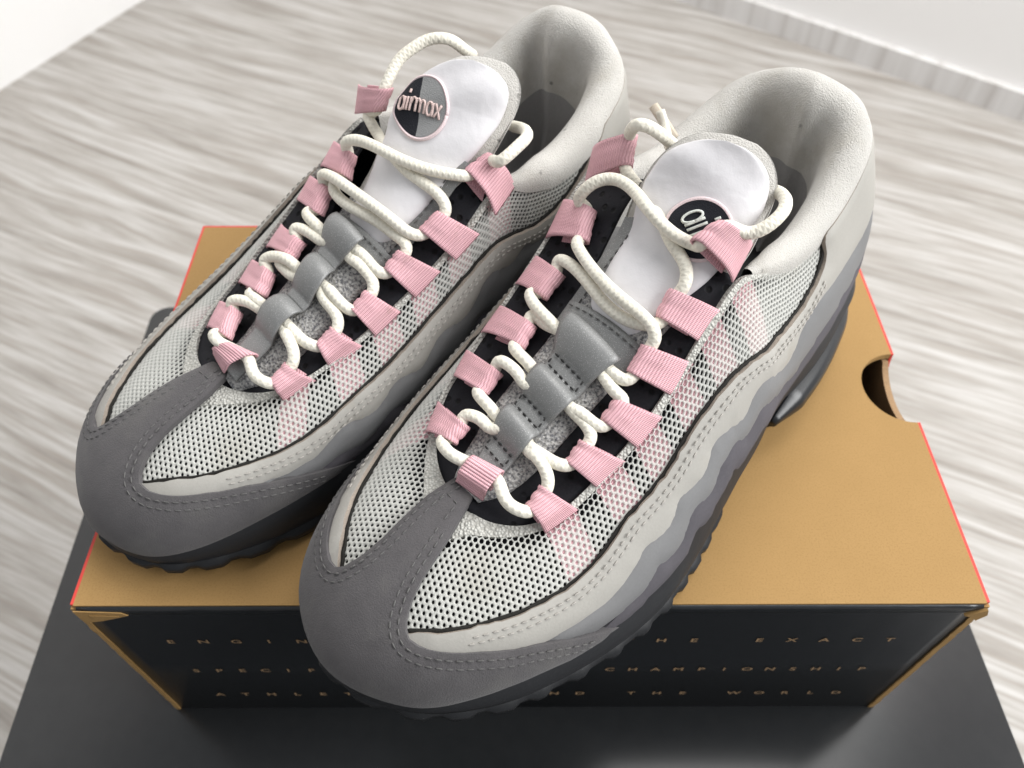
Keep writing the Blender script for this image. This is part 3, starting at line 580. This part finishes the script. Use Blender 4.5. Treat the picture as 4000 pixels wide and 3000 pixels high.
    add('tongue_lining', list(V1) + list(V2), F + F2 + F3, MAT['fleece'], tn)
    s_lo = tongue['pad'][0]
    def padscale(s): return np.interp(s, [s_lo, s_lo + .04, s_lo + .2, .8, 1.1], [.45, .66, .84, .97, .97]) * (.02 + .98 * dome(s, .74, 1.0))
    def padoff(s, t_): 
        sc_ = padscale(s); u = np.clip(np.abs(t_) / np.maximum(sc_, 1e-3), 0, 1)
        e = np.clip((s - s_lo) / .05, 0, 1)
        return -.0002 + .0030 * np.sqrt(np.clip(1 - u ** 6, 0, 1)) * np.sqrt(e) + .0007 * np.sin(s * 23) * np.cos(t_ * 3.1 + s * 9)
    sv = np.linspace(s_lo, 1.0, 90); tv = np.sin(np.linspace(-1, 1, 45) * math.pi / 2); V = tgrid(sv, tv, padoff, padscale); pad = add('tongue_pad', V, grid_faces(90, 45), MAT['padwhite'], tn)
    # grey trim: cross band under the pad and an edge along one side
    sa, sb_ = tongue['trim']
    sv = np.linspace(sa, sb_, 12); tv = np.linspace(-1, 1, 21); V = tgrid(sv, tv, lambda s, t_: .0012 + .0010 * np.sqrt(np.clip(1 - np.abs(t_) ** 8, 0, 1)) * np.clip((sb_ + .001 - s) / .01, 0, 1) ** .3); add('tongue_trim', V, grid_faces(12, 21), MAT['strap'], tn)
    ts = tongue['trimside']; sv = np.linspace(sb_ - .01, .66, 30); tv = np.linspace(.62, 1.0, 9) * ts; V = tgrid(sv, tv, lambda s, t_: .0010 + 0 * s); add('tongue_trim', V, grid_faces(30, 9), MAT['strap'], tn)
    paths = [Tpt(np.full(30, sb_ - .012), np.linspace(-.9, .9, 30), np.full(30, .0026)), Tpt(np.linspace(sb_, .62, 30), np.full(30, .78 * ts), np.full(30, .0014))]
    V, F = stitch_geo(paths, .0018, .0010, .00026); add('stitching', V, F, MAT['thread'], tn, kind='stuff')
    # lace-keeper strap: three stitched bars with tunnels between them
    bars = tongue['bars']; xe = tongue['xend']; xs_ = np.linspace(.1985, xe, 90)
    yc_ = np.interp(xs_[::-1], tongue['sy'][0], tongue['sy'][1])[::-1]; hw_ = np.interp(xs_[::-1], tongue['sw'][0], tongue['sw'][1])[::-1]
    hmp = np.zeros(90)
    for a_, b_ in ((bars[0] - .0023, bars[1] + .0023), (bars[1] - .0023, bars[2] + .0023), (bars[2] - .0023, xe - .0012)):
        u = (a_ - xs_) / (a_ - b_); hmp = np.where((u > 0) & (u < 1), np.sin(math.pi * np.clip(u, 0, 1)) ** .6, hmp)
    endk = np.clip((xs_ - xe) / .0016, 0, 1); V = []; UVs = []
    for i in range(90):
        for t_ in np.linspace(-1, 1, 13):
            wv = hw_[i] * (1 - .10 * (1 - hmp[i])); y = yc_[i] + t_ * wv; xx = xs_[i] + tongue['skew'] * t_ * wv
            V.append((xx, y, Dz(xx, y) + .0022 + .0047 * hmp[i] * (1 - .12 * t_ * t_) - .0004 * t_ ** 2))
    sp_ = add('lace_keeper', V, grid_faces(90, 13), MAT['strap'], tn); md = sp_.modifiers.new('thick', 'SOLIDIFY'); md.thickness = .0013; md.offset = -1 if fl else 1
    paths = []
    for b in bars:
        y0 = np.interp(b, *tongue['sy']); h0 = np.interp(b, *tongue['sw']) * .72; cs = []
        for (dx_, ty) in ((-.0018, -1), (-.0018, 1), (.0018, 1), (.0018, -1), (-.0018, -1)): 
            y = y0 + ty * h0; xx = b + dx_ + tongue['skew'] * ty * h0; cs.append((xx, y, Dz(xx, y) + .0029))
        paths.append(np.array(cs))
    V, F = stitch_geo(paths, .0017, .0009, .00036); add('stitching', V, F, MAT['darkthread'] if key == 'R' else MAT['palethread'], sp_, kind='stuff')
    # embroidered patch
    sp0, tp0 = tongue['patch']; P0 = Tpt(np.array([sp0]), np.array([tp0]), np.zeros(1))[0]; e = 1e-3
    Ts = (Tpt(np.array([sp0 + e]), np.array([tp0]), np.zeros(1))[0] - Tpt(np.array([sp0 - e]), np.array([tp0]), np.zeros(1))[0]) / (2 * e)
    Tt = (Tpt(np.array([sp0]), np.array([tp0 + e]), np.zeros(1))[0] - Tpt(np.array([sp0]), np.array([tp0 - e]), np.zeros(1))[0]) / (2 * e)
    ex = Tt / np.linalg.norm(Tt) * tongue['dir']; ey_ = Ts - ex * (Ts @ ex); ey_ /= np.linalg.norm(ey_); an = math.radians(tongue['ang'])
    ax = ex * math.cos(an) + ey_ * math.sin(an); ay = -ex * math.sin(an) + ey_ * math.cos(an); A = np.stack([Ts, Tt], 1); Ai = np.linalg.pinv(A)
    def onpad(U, lift):
        U = np.asarray(U, float); d3 = U[:, :1] * ax + U[:, 1:2] * ay; st = d3 @ Ai.T; s = sp0 + st[:, 0]; t_ = tp0 + st[:, 1]
        return Tpt(s, t_, padoff(s, t_) + np.asarray(lift))
    pt = empty('tongue_badge', (0, 0, 0)); pt.parent = tn
    R0 = .0100; pf = fl if tongue['dir'] > 0 else not fl
    pf = True
    def disc(name, ang0, ang1, mat):
        na = 40; U = []; 
        for i in range(na + 1):
            for j in range(9): rr_ = R0 * .92 * j / 8; aa = ang0 + (ang1 - ang0) * i / na; U.append((rr_ * math.cos(aa), rr_ * math.sin(aa)))
        return mesh_obj(name, Y(onpad(U, .0009)), grid_faces(na + 1, 9), mat, pt)
    disc('badge_field', math.radians(100), math.radians(280), MAT['patchblack'])
    disc('badge_field', math.radians(-80), math.radians(100), MAT['patchgrey'] if tongue['half'] else MAT['patchblack'])
    ca = np.linspace(0, 2 * math.pi, 73); P = onpad(np.stack([R0 * .97 * np.cos(ca), R0 * .97 * np.sin(ca)], -1), .0004); V, F, _ = tube_data(P, .00065, 7); mesh_obj('badge_border', Y(V), F, MAT['patchpink'], pt)
    def arc(cx, cy, r1, r2, a0, a1, n=14): return [(cx + r1 * math.cos(math.radians(a0 + (a1 - a0) * i / n)), cy + r2 * math.sin(math.radians(a0 + (a1 - a0) * i / n))) for i in range(n + 1)]
    G = {'a': ([arc(.45, .5, .42, .5, 0, 360, 20), [(.92, 1.0), (.92, 0)]], 1.2), 'i': ([[(.15, 1.0), (.15, 0)], [(.15, 1.35), (.15, 1.65)]], .55), 'r': ([[(.12, 1.0), (.12, 0)], arc(.6, .55, .46, .45, 170, 60, 8)], .85),
         'm': ([[(.1, 1.0), (.1, 0)], arc(.42, .6, .32, .4, 180, 0, 8) + [(.74, 0)], arc(1.06, .6, .32, .4, 180, 0, 8) + [(1.38, 0)]], 1.65), 'x': ([[(0, 1), (.85, 0)], [(0, 0), (.85, 1)]], 1.0)}
    word = tongue['word']; tot = sum(G[c][1] for c in word) - .2; sc_ = tongue['text'] / tot; pen = -tot / 2 + tongue.get('pen', 0); V, F = [], []
    for c in word:
        for st in G[c][0]:
            U = np.array([((pen + x_) * sc_, (y_ - .5) * sc_ * 1.65) for x_, y_ in st])
            if len(U) == 2: U = np.linspace(U[0], U[1], 6)
            v_, f_, _ = tube_data(onpad(U, .0011), .00045, 6, 1.0); o_ = len(V); V += list(v_); F += [tuple(i + o_ for i in ff) for ff in f_]
        pen += G[c][1]
    mesh_obj('badge_lettering', Y(V), F, MAT['letterpink'] if tongue['half'] else MAT['letterwhite'], pt)
    # --- pink lace loops
    FOLD = {}
    for nm, (b1, b2, t1, t2) in LOOPS[key].items():
        b1, b2, t1, t2 = map(np.array, (b1, b2, t1, t2)); t1 = t1 - (0, 0, .0011); t2 = t2 - (0, 0, .0011); nw = 11; V = []; UV = []; wid = np.linalg.norm(b2 - b1); rs = np.random.RandomState(sum(map(ord, nm + key)))
        if nm != 'toe':
            bm = (b1 + b2) / 2; cand = np.linspace(6.4, 13.2, 300) if nm[0] == 'l' else np.linspace(18.5, 25.6, 300)
            rb = cand[np.argmin(np.linalg.norm(S0(cand, np.ones(300)) - bm, axis=1))]
            ph = rs.uniform(0, 6.28, 3)
        nrm = np.cross(b2 - b1, (t1 + t2) / 2 - (b1 + b2) / 2); nrm /= np.linalg.norm(nrm); nrm = nrm if nrm[2] > 0 else -nrm
        rl = .0027; npth = 0
        for k in range(nw):
            f = k / (nw - 1); fe = .5 + (f - .5) * .94
            b = b1 * (1 - f) + b2 * f; t_ = t1 * (1 - fe) + t2 * fe; d = t_ - b; L_ = np.linalg.norm(d); d = d / L_
            wr = 0 if nm == 'toe' else .00030 * math.sin(f * 7 + ph[0]) + .00016 * math.sin(f * 19 + ph[1]); t_ = t_ - d * abs(wr) * 1.6
            pts = [b - d * .003 - nrm * .0012, b + nrm * .0004]
            for g_ in (.25, .5, .75): pts.append(b + d * (L_ - rl) * g_ + nrm * (.0006 + .0014 * math.sin(g_ * math.pi) + wr * g_))
            cc = t_ - d * rl - nrm * (rl * .55)
            if k == 0: FOLD[nm] = [cc, cc]
            if k == nw - 1: FOLD[nm][1] = cc
            for aa in (75, 45, 15, -20, -55, -90): pts.append(cc + rl * (d * math.cos(math.radians(aa)) + nrm * math.sin(math.radians(aa))) + nrm * wr * .6)
            bb = b - nrm * .0022
            for g_ in (.7, .4, .1): pts.append(bb * (1 - g_) + (cc - nrm * rl) * g_)
            Q = catmull(pts, 3); npth = len(Q); Ls = 0
            for i, p in enumerate(Q):
                if i: Ls += np.linalg.norm(Q[i] - Q[i - 1])
                V.append(p); UV.append((Ls, f * wid))
        o = add('lace_loop', V, grid_faces(nw, npth), MAT['pink'], uv=UV); md = o.modifiers.new('thick', 'SOLIDIFY'); md.thickness = .0006; md.offset = 0
        if nm != 'toe':   # the same webbing running on under the knit
            hb = np.linspace(1.0, .42, 14); Pc, Nc = S(np.full(14, rb), hb, np.full(14, -.0011)); e = .02; V = []; UV = []; Ls = 0
            for i in range(14):
                if i: Ls += np.linalg.norm(Pc[i] - Pc[i - 1])
                tr_ = S0(rb + e, hb[i]) - S0(rb - e, hb[i]); per = np.linalg.norm(tr_) / (2 * e)
                for k in range(7):
                    dr = (k / 6 - .5) * .0112 / per; V.append(S(np.array(rb + dr), np.array(hb[i]), np.array(-.0003))[0]); UV.append((Ls, k / 6 * .0112))
            add('webbing_tail', V, grid_faces(14, 7), MAT['pink'], o, uv=UV)
    # --- lace
    seq = []
    for p in LACE[key]:
        if isinstance(p, str):
            A_, B_ = FOLD[p]
            if np.linalg.norm(A_ - np.array(seq[-1])) > np.linalg.norm(B_ - np.array(seq[-1])): A_, B_ = B_, A_
            seq += [tuple(A_ * .98 + B_ * .02), tuple(A_ * .5 + B_ * .5), tuple(A_ * .02 + B_ * .98)]
        else: seq.append(p)
    P = catmull(seq, 7); P, _ = resample(P, .0011)
    for it in range(8):
        yk = np.interp(P[:, 0], *tongue['sy']); hk = np.interp(P[:, 0], *tongue['sw']); ins = (P[:, 0] > xe) & (P[:, 0] < bars[0]) & (np.abs(P[:, 1] - yk) < hk + .0012) & (P[:, 2] < Dz(P[:, 0], P[:, 1]) + .0068)
        P[ins, 2] = np.minimum(P[ins, 2], Dz(P[ins, 0], P[ins, 1]) + .0028)
        P[1:-1] = (P[:-2] + 2 * P[1:-1] + P[2:]) / 4
    V, F, UV = tube_data(P, .00205, 12); lc = add('lace', V, F, MAT['lace'], uv=UV)
    if key == 'R':
        V, F, _ = tube_data(catmull([(.0865, -.0117, .116), (.0790, -.0175, .111), (.0700, -.0250, .109), (.0676, -.0300, .113)], 6), .0017, 10); add('lace_end', V, F, MAT['lace'], lc)
        V, F, _ = tube_data(np.array([(.0690, -.0215, .1065), (.0679, -.027, .1095), (.0668, -.0335, .113)]), .0018, 10); add('aglet', V, F, MAT['aglet'], lc)
    return root
TONGUE_R = dict(c=[(.200,.004,.0590),(.187,.005,.0632),(.170,.005,.0700),(.150,.006,.0795),(.135,.007,.0870),(.122,.0085,.0945),(.112,.0095,.1025),(.104,.0095,.1110),(.0975,.0090,.1190),(.0925,.0085,.1250),(.0885,.008,.1285)],
    w=(-.36,.93,0), pad=(.375,), trim=(.325,.392), trimside=-1, bars=(.1862,.1716,.1566), xend=.1432, sy=([.14,.1485,.1539,.1639,.1704,.1808,.1854,.2],[.0068,.0060,.0062,.0060,.0050,.0052,.0050,.0060]), sw=([.14,.1445,.1539,.1704,.1854,.2],[.0130,.0122,.0094,.0078,.0064,.0048]), skew=.12, patch=(.675,.24), dir=1, ang=-42, half=False, text=.0092, word='air', pen=-.30)
TONGUE_L = dict(c=[(.200,-.001,.0590),(.187,-.004,.0632),(.170,-.005,.0700),(.150,-.005,.0795),(.135,-.006,.0870),(.122,-.007,.0955),(.112,-.0075,.1045),(.104,-.008,.1120),(.097,-.0085,.1190),(.090,-.009,.1250),(.084,-.0095,.1285)],
    w=(.44,.89,0), pad=(.375,), trim=(.325,.392), trimside=-1, bars=(.1845,.1673,.1508), xend=.1405, sy=([.14,.1455,.1508,.1601,.1673,.1776,.1845,.2],[-.0030,-.0030,-.0025,-.0045,-.0045,-.0032,-.0035,-.002]), sw=([.14,.1455,.1508,.1673,.1845,.2],[.0082,.0075,.0058,.0055,.0055,.0048]), skew=-.05, patch=(.775,.36), dir=-1, ang=-8, half=True, text=.0152, word='airmax')
build_shoe(1, (.1139, .1616), 43.74, 'R', TONGUE_R, 'nearer grey and white sneaker with pink lace loops, its dark toe overhanging the box front')
build_shoe(-1, (.0338, .2028), 45.07, 'L', TONGUE_L, 'farther grey and white sneaker, standing wholly on the box behind the overhanging one')
# ------------------------------------------------------------------ box, table, floor, walls
BH = .120; BD = .2047; BW = .33
def kraft(name, c1=(0.335, 0.200, 0.072), c2=(0.395, 0.240, 0.092)):
    t = NT(name, 0.78, 0.3); v = t.coord(); n1 = t.noise(v, 55, 5, 0.6); n2 = t.noise(v, 1500, 3)
    c = t.mix(n1, c1, c2); c = t.mix(t.ramp(n2, [(0.35, (1, 1, 1)), (0.52, (0, 0, 0))]), c, tuple(x * .95 for x in c1)); t.color(c); t.bump(n2, 0.06, 0.0003); return t.m
KR = kraft('kraft_board'); KD = kraft('inner_kraft', (0.30, 0.19, 0.10), (0.42, 0.27, 0.15))
t = NT('black_box_print', 0.3, 0.5); v = t.coord(); t.color(t.mix(t.noise(v, 260, 4), (0.012, 0.0135, 0.0155), (0.019, 0.021, 0.024))); t.bump(t.noise(v, 900, 3), 0.1, 0.0003); BP = t.m
t = NT('red_box_print', 0.55, 0.4); v = t.coord(); t.color(t.mix(t.noise(v, 90, 4), (0.60, 0.045, 0.035), (0.72, 0.07, 0.05))); RD = t.m
t = NT('tan_print', 0.7, 0.3); t.color((0.36, 0.235, 0.13)); TP = t.m
box = empty('shoe_box', (0, 0, Z0 - BH)); tag(box, 'upturned kraft shoe box with black lettered front and red side edges under both sneakers', 'shoe box')
def prism(name, outline, z0, z1, mat, parent, axes=(0, 1, 2), bev=0.0, mats=None):
    """outline in the plane of axes[0], axes[1]; extruded from z0 to z1 on axes[2]; caps triangulated"""
    n = len(outline); res = delaunay_2d_cdt([Vector(p) for p in outline], [(i, (i + 1) % n) for i in range(n)], [], 1, 1e-7)
    top = [tuple(p) for p in res[0]]; m = len(top); V = []
    for z in (z0, z1):
        for p in top:
            q_ = [0, 0, 0]; q_[axes[0]] = p[0]; q_[axes[1]] = p[1]; q_[axes[2]] = z; V.append(q_)
    F = [tuple(i + m for i in f) for f in res[2]] + [tuple(reversed(f)) for f in res[2]]; nc = len(F)
    for i in range(n):
        for z in (z0, z1):
            p = outline[i]; q_ = [0, 0, 0]; q_[axes[0]] = p[0]; q_[axes[1]] = p[1]; q_[axes[2]] = z; V.append(q_)
    b = 2 * m
    for i in range(n):
        j = (i + 1) % n; F.append((b + 2 * i, b + 2 * j, b + 2 * j + 1, b + 2 * i + 1))
    o = mesh_obj(name, V, F, mat, parent, smooth=False)
    if mats:
        for mm in mats: o.data.materials.append(mm)
        mi = [0] * (nc // 2) + [1] * (nc // 2) + [len(mats)] * n; o.data.polygons.foreach_set('material_index', mi)
    return o
T_ = .0030; e_ = .0011; hw = BW / 2
na = 24; yc_, rn = .0985, .0188
notch = [(hw - e_, yc_ - rn)] + [(hw - e_ - rn * .95 * math.sin(math.pi * i / na), yc_ - rn * math.cos(math.pi * i / na)) for i in range(1, na)] + [(hw - e_, yc_ + rn)]
outline = [(-hw + e_, 0.0), (hw - e_, 0.0)] + notch + [(hw - e_, BD - e_), (-hw + e_, BD - e_)]
prism('top_panel', outline, BH - T_, BH, KR, box, mats=[KD, KR])
sidn = [(yc_ - rn, BH)] + [(yc_ - rn * math.cos(math.pi * i / na), BH - rn * 1.0 * math.sin(math.pi * i / na)) for i in range(1, na)] + [(yc_ + rn, BH)]
so = [(.0005, 0), (BD, 0), (BD, BH)] + sidn[::-1] + [(.0005, BH)]
prism('side_panel', so, hw - e_, hw, RD, box, axes=(1, 2, 0))
si = [(.0022, .0005), (BD - .003, .0005), (BD - .003, BH - T_)] + [(p[0], BH - (BH - p[1]) * .55) for p in sidn[::-1] if BH - (BH - p[1]) * .55 < BH - T_ - .0005] + [(.0022, BH - T_)]
prism('side_liner', si, hw - e_ - .0028, hw - e_ - .0001, KD, box, axes=(1, 2, 0))
sl = [(.0005, 0), (BD, 0), (BD, BH), (.0005, BH)]
prism('side_panel', sl, -hw, -hw + e_, RD, box, axes=(1, 2, 0)); prism('side_liner', [(.0022, .0005), (BD - .003, .0005), (BD - .003, BH - T_), (.0022, BH - T_)], -hw + e_ + .0001, -hw + e_ + .0028, KD, box, axes=(1, 2, 0))
prism('back_panel', [(-hw + e_, 0), (hw - e_, 0), (hw - e_, BH), (-hw + e_, BH)], BD - e_, BD, RD, box, axes=(0, 2, 1))
prism('bottom_panel', [(-hw + .004, .003), (hw - .004, .003), (hw - .004, BD - .004), (-hw + .004, BD - .004)], .0003, .0028, KD, box)
# front: printed sheet with a rounded fold along the top, kraft cut edges left and right
nx = 60; prof = [(-.0002, BH - .0006), (-.0010, BH - .0014), (-.0013, BH - .0030), (-.0010, BH - .0052), (-.0004, BH - .0066), (-.0002, BH - .0085), (0, .06), (0, 0.0002)]
V = []
rs = np.random.RandomState(5)
for i in range(nx + 1):
    x = -hw + .0020 + (BW - .0040) * i / nx
    for j, (y, z) in enumerate(prof): V.append((x, y + (rs.normal(0, .00008) if 0 < j < 6 else 0), z + (rs.normal(0, .0001) if 0 < j < 6 else 0)))
fp = mesh_obj('front_panel', V, [tuple(reversed(f)) for f in grid_faces(nx + 1, len(prof))][::1], BP, box); md = fp.modifiers.new('thick', 'SOLIDIFY'); md.thickness = .002; md.offset = -1
for s_ in (-1, 1):
    pts = []; n = 40
    V = []; F = []
    for i in range(n + 1):
        z = BH * i / n * .985; jx = rs.normal(0, .00012); wd = .0024 if s_ > 0 else .0017
        V += [(s_ * (hw - wd) + jx, -.0006, z), (s_ * (hw + .0003) + jx, -.0004 - abs(rs.normal(0, .0001)), z), (s_ * (hw + .0003) + jx, .0022, z), (s_ * (hw - wd) + jx, .0022, z)]
    for i in range(n):
        for k in range(4): a = 4 * i + k; b = 4 * i + (k + 1) % 4; F.append((a, b, b + 4, a + 4))
    F.append((4 * n, 4 * n + 1, 4 * n + 2, 4 * n + 3)); mesh_obj('cut_edge', V, F, KR, box, smooth=False)
# torn corner flap (left) and crushed corner (right)
def scrap(name, outline, y, th, mat):
    return prism(name, outline, y - th, y, mat, box, axes=(0, 2, 1))
scrap('torn_corner', [(-hw + .001, BH - .0015), (-hw + .010, BH - .0022), (-hw + .0175, BH - .0030), (-hw + .0195, BH - .0052), (-hw + .0150, BH - .0072), (-hw + .0085, BH - .0100), (-hw + .0035, BH - .0112), (-hw + .0012, BH - .0090)], -.0013, .0004, KR)
scrap('torn_corner', [(-hw + .006, BH - .0042), (-hw + .0165, BH - .0050), (-hw + .0125, BH - .0066), (-hw + .0066, BH - .0078)], -.0018, .0003, KR)
scrap('torn_corner', [(hw - .0075, BH - .0060), (hw - .001, BH - .0012), (hw + .0006, BH - .0055), (hw - .0016, BH - .0105), (hw - .0034, BH - .0078)], -.0011, .0012, KR)
# lettering
_GL = {}
def letters(line, zc, x0, x1, h):
    n = len(line) - 1
    for i, c in enumerate(line):
        if c == ' ': continue
        if c not in _GL:
            cu = bpy.data.curves.new('glyph', 'FONT'); cu.body = c; cu.align_x = 'CENTER'; cu.size = h / .69; cu.resolution_u = 3; cu.offset = .03 * h
            ob = bpy.data.objects.new('glyph', cu); COL.objects.link(ob); bpy.context.view_layer.update()
            me = bpy.data.meshes.new_from_object(ob.evaluated_get(bpy.context.evaluated_depsgraph_get()))
            V = [(v_.co.x * 1.25, 0, v_.co.y) for v_ in me.vertices]; F = [tuple(p.vertices) for p in me.polygons]
            o = mesh_obj('letter', V, F, TP, box, smooth=False); _GL[c] = o.data; bpy.data.objects.remove(ob); bpy.data.curves.remove(cu); bpy.data.meshes.remove(me)
        else:
            o = bpy.data.objects.new('letter', _GL[c]); COL.objects.link(o); o.parent = box
        o.location = (x0 + (x1 - x0) * i / n, -.0004, zc - h / 2)
letters('ENGINEERED TO THE EXACT', BH - .0340, -.140, .1412, .0033)
letters('SPECIFICATIONS OF CHAMPIONSHIP', BH - .0670, -.140, .1414, .0033)
letters('ATHLETES AROUND THE WORLD', BH - .0984, -.1388, .1405, .0033)

# low black table
t = NT('black_satin_table', 0.19, 0.5); v = t.coord(); t.color(t.mix(t.noise(v, 120, 4), (0.014, 0.015, 0.016), (0.020, 0.021, 0.022))); t.bump(t.noise(v, 1600, 2), 0.03, 0.0002); TB = t.m
ZT = Z0 - BH
tab = empty('side_table', (-.0085, .05, 0), math.radians(1.4)); tag(tab, 'low black satin table carrying the shoe box', 'table')
hx, y0, y1, rc_ = .2335, -.30, .2175, .011
ol = []
for cx, cy, a0 in ((hx - rc_, y0 + rc_, -90), (hx - rc_, y1 - rc_, 0), (-hx + rc_, y1 - rc_, 90), (-hx + rc_, y0 + rc_, 180)):
    ol += [(cx + rc_ * math.cos(math.radians(a0 + 90 * i / 6)), cy + rc_ * math.sin(math.radians(a0 + 90 * i / 6))) for i in range(7)]
o = prism('table_top', ol, ZT - .0221, ZT - .0001, TB, tab); bv = o.modifiers.new('bev', 'BEVEL'); bv.width = .0012; bv.segments = 2; bv.limit_method = 'ANGLE'
for sx in (-1, 1):
    for yy in (y0 + .03, y1 - .03):
        xx = sx * (hx - .03); prism('leg', [(xx - .014, yy - .014), (xx + .014, yy - .014), (xx + .014, yy + .014), (xx - .014, yy + .014)], .0, ZT - .0222, TB, tab)

# floor: whitewashed wood-look boards, grain running towards the right-hand wall's foot
KNOTS = [(-.585, .755, .10, .028, .85), (.70, .62, .09, .025, .8), (-.15, 1.1, .12, .03, .8)]
t = NT('whitewashed_wood_floor', 0.55, 0.35); ga = math.radians(26)
tc = t.node('ShaderNodeTexCoord'); mp = t.node('ShaderNodeMapping'); mp.inputs['Rotation'].default_value = (0, 0, ga); t.link(tc.outputs['Object'], mp.inputs['Vector'])
wob = t.node('ShaderNodeTexNoise'); wob.inputs['Scale'].default_value = 1.0; wob.inputs['Detail'].default_value = 2; mq = t.node('ShaderNodeMapping'); mq.inputs['Scale'].default_value = (1.6, 4.5, 1); t.link(mp.outputs['Vector'], mq.inputs['Vector']); t.link(mq.outputs['Vector'], wob.inputs['Vector'])
sxy = t.node('ShaderNodeSeparateXYZ'); t.link(mp.outputs['Vector'], sxy.inputs[0])
ysrc = sxy.outputs[1]
for kx, ky, sx_, sy_, am in KNOTS:      # growth knots: the grain opens up and flows round them
    cx_ = kx * math.cos(ga) - ky * math.sin(ga); cy_ = kx * math.sin(ga) + ky * math.cos(ga)
    dx_ = t.math('DIVIDE', t.math('SUBTRACT', sxy.outputs[0], cx_), sx_); dy_ = t.math('DIVIDE', t.math('SUBTRACT', sxy.outputs[1], cy_), sy_)
    m_ = t.math('POWER', 2.718, t.math('MULTIPLY', t.math('ADD', t.math('MULTIPLY', dx_, dx_), t.math('MULTIPLY', dy_, dy_)), -1.0))
    ysrc = t.math('SUBTRACT', ysrc, t.math('MULTIPLY', t.math('MULTIPLY', t.math('SUBTRACT', sxy.outputs[1], cy_), m_), am))
yy = t.math('ADD', ysrc, t.math('MULTIPLY', wob.outputs['Fac'], 0.06))
def strip(sx_, sy_, det, ro):
    cb = t.node('ShaderNodeCombineXYZ'); t.link(t.math('MULTIPLY', sxy.outputs[0], sx_), cb.inputs[0]); t.link(t.math('MULTIPLY', yy, sy_), cb.inputs[1]); return t.noise(cb.outputs[0], 1.0, det, ro)
g1 = strip(2.6, 48, 8, 0.70); g2 = strip(6, 190, 4, 0.6); g3 = strip(1.2, 11, 3, 0.5)
c = t.ramp(g1, [(0.34, (0.20, 0.175, 0.15)), (0.44, (0.33, 0.305, 0.275)), (0.52, (0.46, 0.44, 0.415)), (0.66, (0.56, 0.545, 0.525))])
c = t.mix(t.ramp(g2, [(0.38, (0.9, 0.9, 0.9)), (0.54, (0, 0, 0))]), c, (0.31, 0.275, 0.24)); c = t.mix(t.math('MULTIPLY', g3, 0.25), c, (0.56, 0.55, 0.535))
t.color(c); t.bump(g1, 0.12, 0.001); FL = t.m
fo = mesh_obj('floor', [(-3, -3, 0), (3, -3, 0), (3, 3, 0), (-3, 3, 0)], [(0, 1, 2, 3)], FL, smooth=False); fo['kind'] = 'structure'
t = NT('white_wall_paint', 0.85, 0.25); v = t.coord(); n1 = t.noise(v, 320, 3); t.color(t.mix(t.noise(v, 3, 3), (0.86, 0.85, 0.835), (0.89, 0.88, 0.87))); t.bump(n1, 0.3, 0.001); WL = t.m
corner = Vector((-.408, 1.972)); dl = Vector((-.846, 1.091)) - corner; dl.normalize(); dr = Vector((.814, 1.010)) - corner; dr.normalize()
def wall(name, a, d, nrm, L, th=.1, H=2.4):
    p = [a, a + d * L, a + d * L + nrm * th, a + nrm * th]; V = [(q_.x, q_.y, z) for z in (0.0, H) for q_ in p]
    F = [(0, 1, 2, 3), (7, 6, 5, 4)] + [(i, (i + 1) % 4, (i + 1) % 4 + 4, i + 4) for i in range(4)]
    o = mesh_obj(name, V, F, WL, smooth=False); o['kind'] = 'structure'; return o
nl = Vector((dl.y, -dl.x)); nl = nl if nl.dot(-corner) < 0 else -nl
nr = Vector((dr.y, -dr.x)); nr = nr if nr.dot(-corner) < 0 else -nr
wall('wall_left', corner, dl, nl, 2.4); wall('wall_right', corner, dr, nr, 2.6)
# skirting with the same wood look, grain upright
t = NT('skirting_wood', 0.6, 0.3); sk_a = math.atan2(dr.y, dr.x); v = t.coord('Object', (38, 38, 2.0)); g = t.noise(v, 1.0, 5, 0.6)
t.color(t.ramp(g, [(0.32, (0.50, 0.475, 0.455)), (0.5, (0.66, 0.645, 0.63)), (0.7, (0.74, 0.73, 0.72))])); SK = t.m
p = [corner + dr * .0, corner + dr * 2.6, corner + dr * 2.6 - nr * .012, corner - nr * .012]; V = [(q_.x, q_.y, z) for z in (0.0, .042) for q_ in p]
o = mesh_obj('skirting_board', V, [(3, 2, 1, 0), (4, 5, 6, 7)] + [(i, (i + 1) % 4, (i + 1) % 4 + 4, i + 4) for i in range(4)], SK, smooth=False)
tag(o, 'pale wood skirting board along the foot of the right wall', 'skirting')
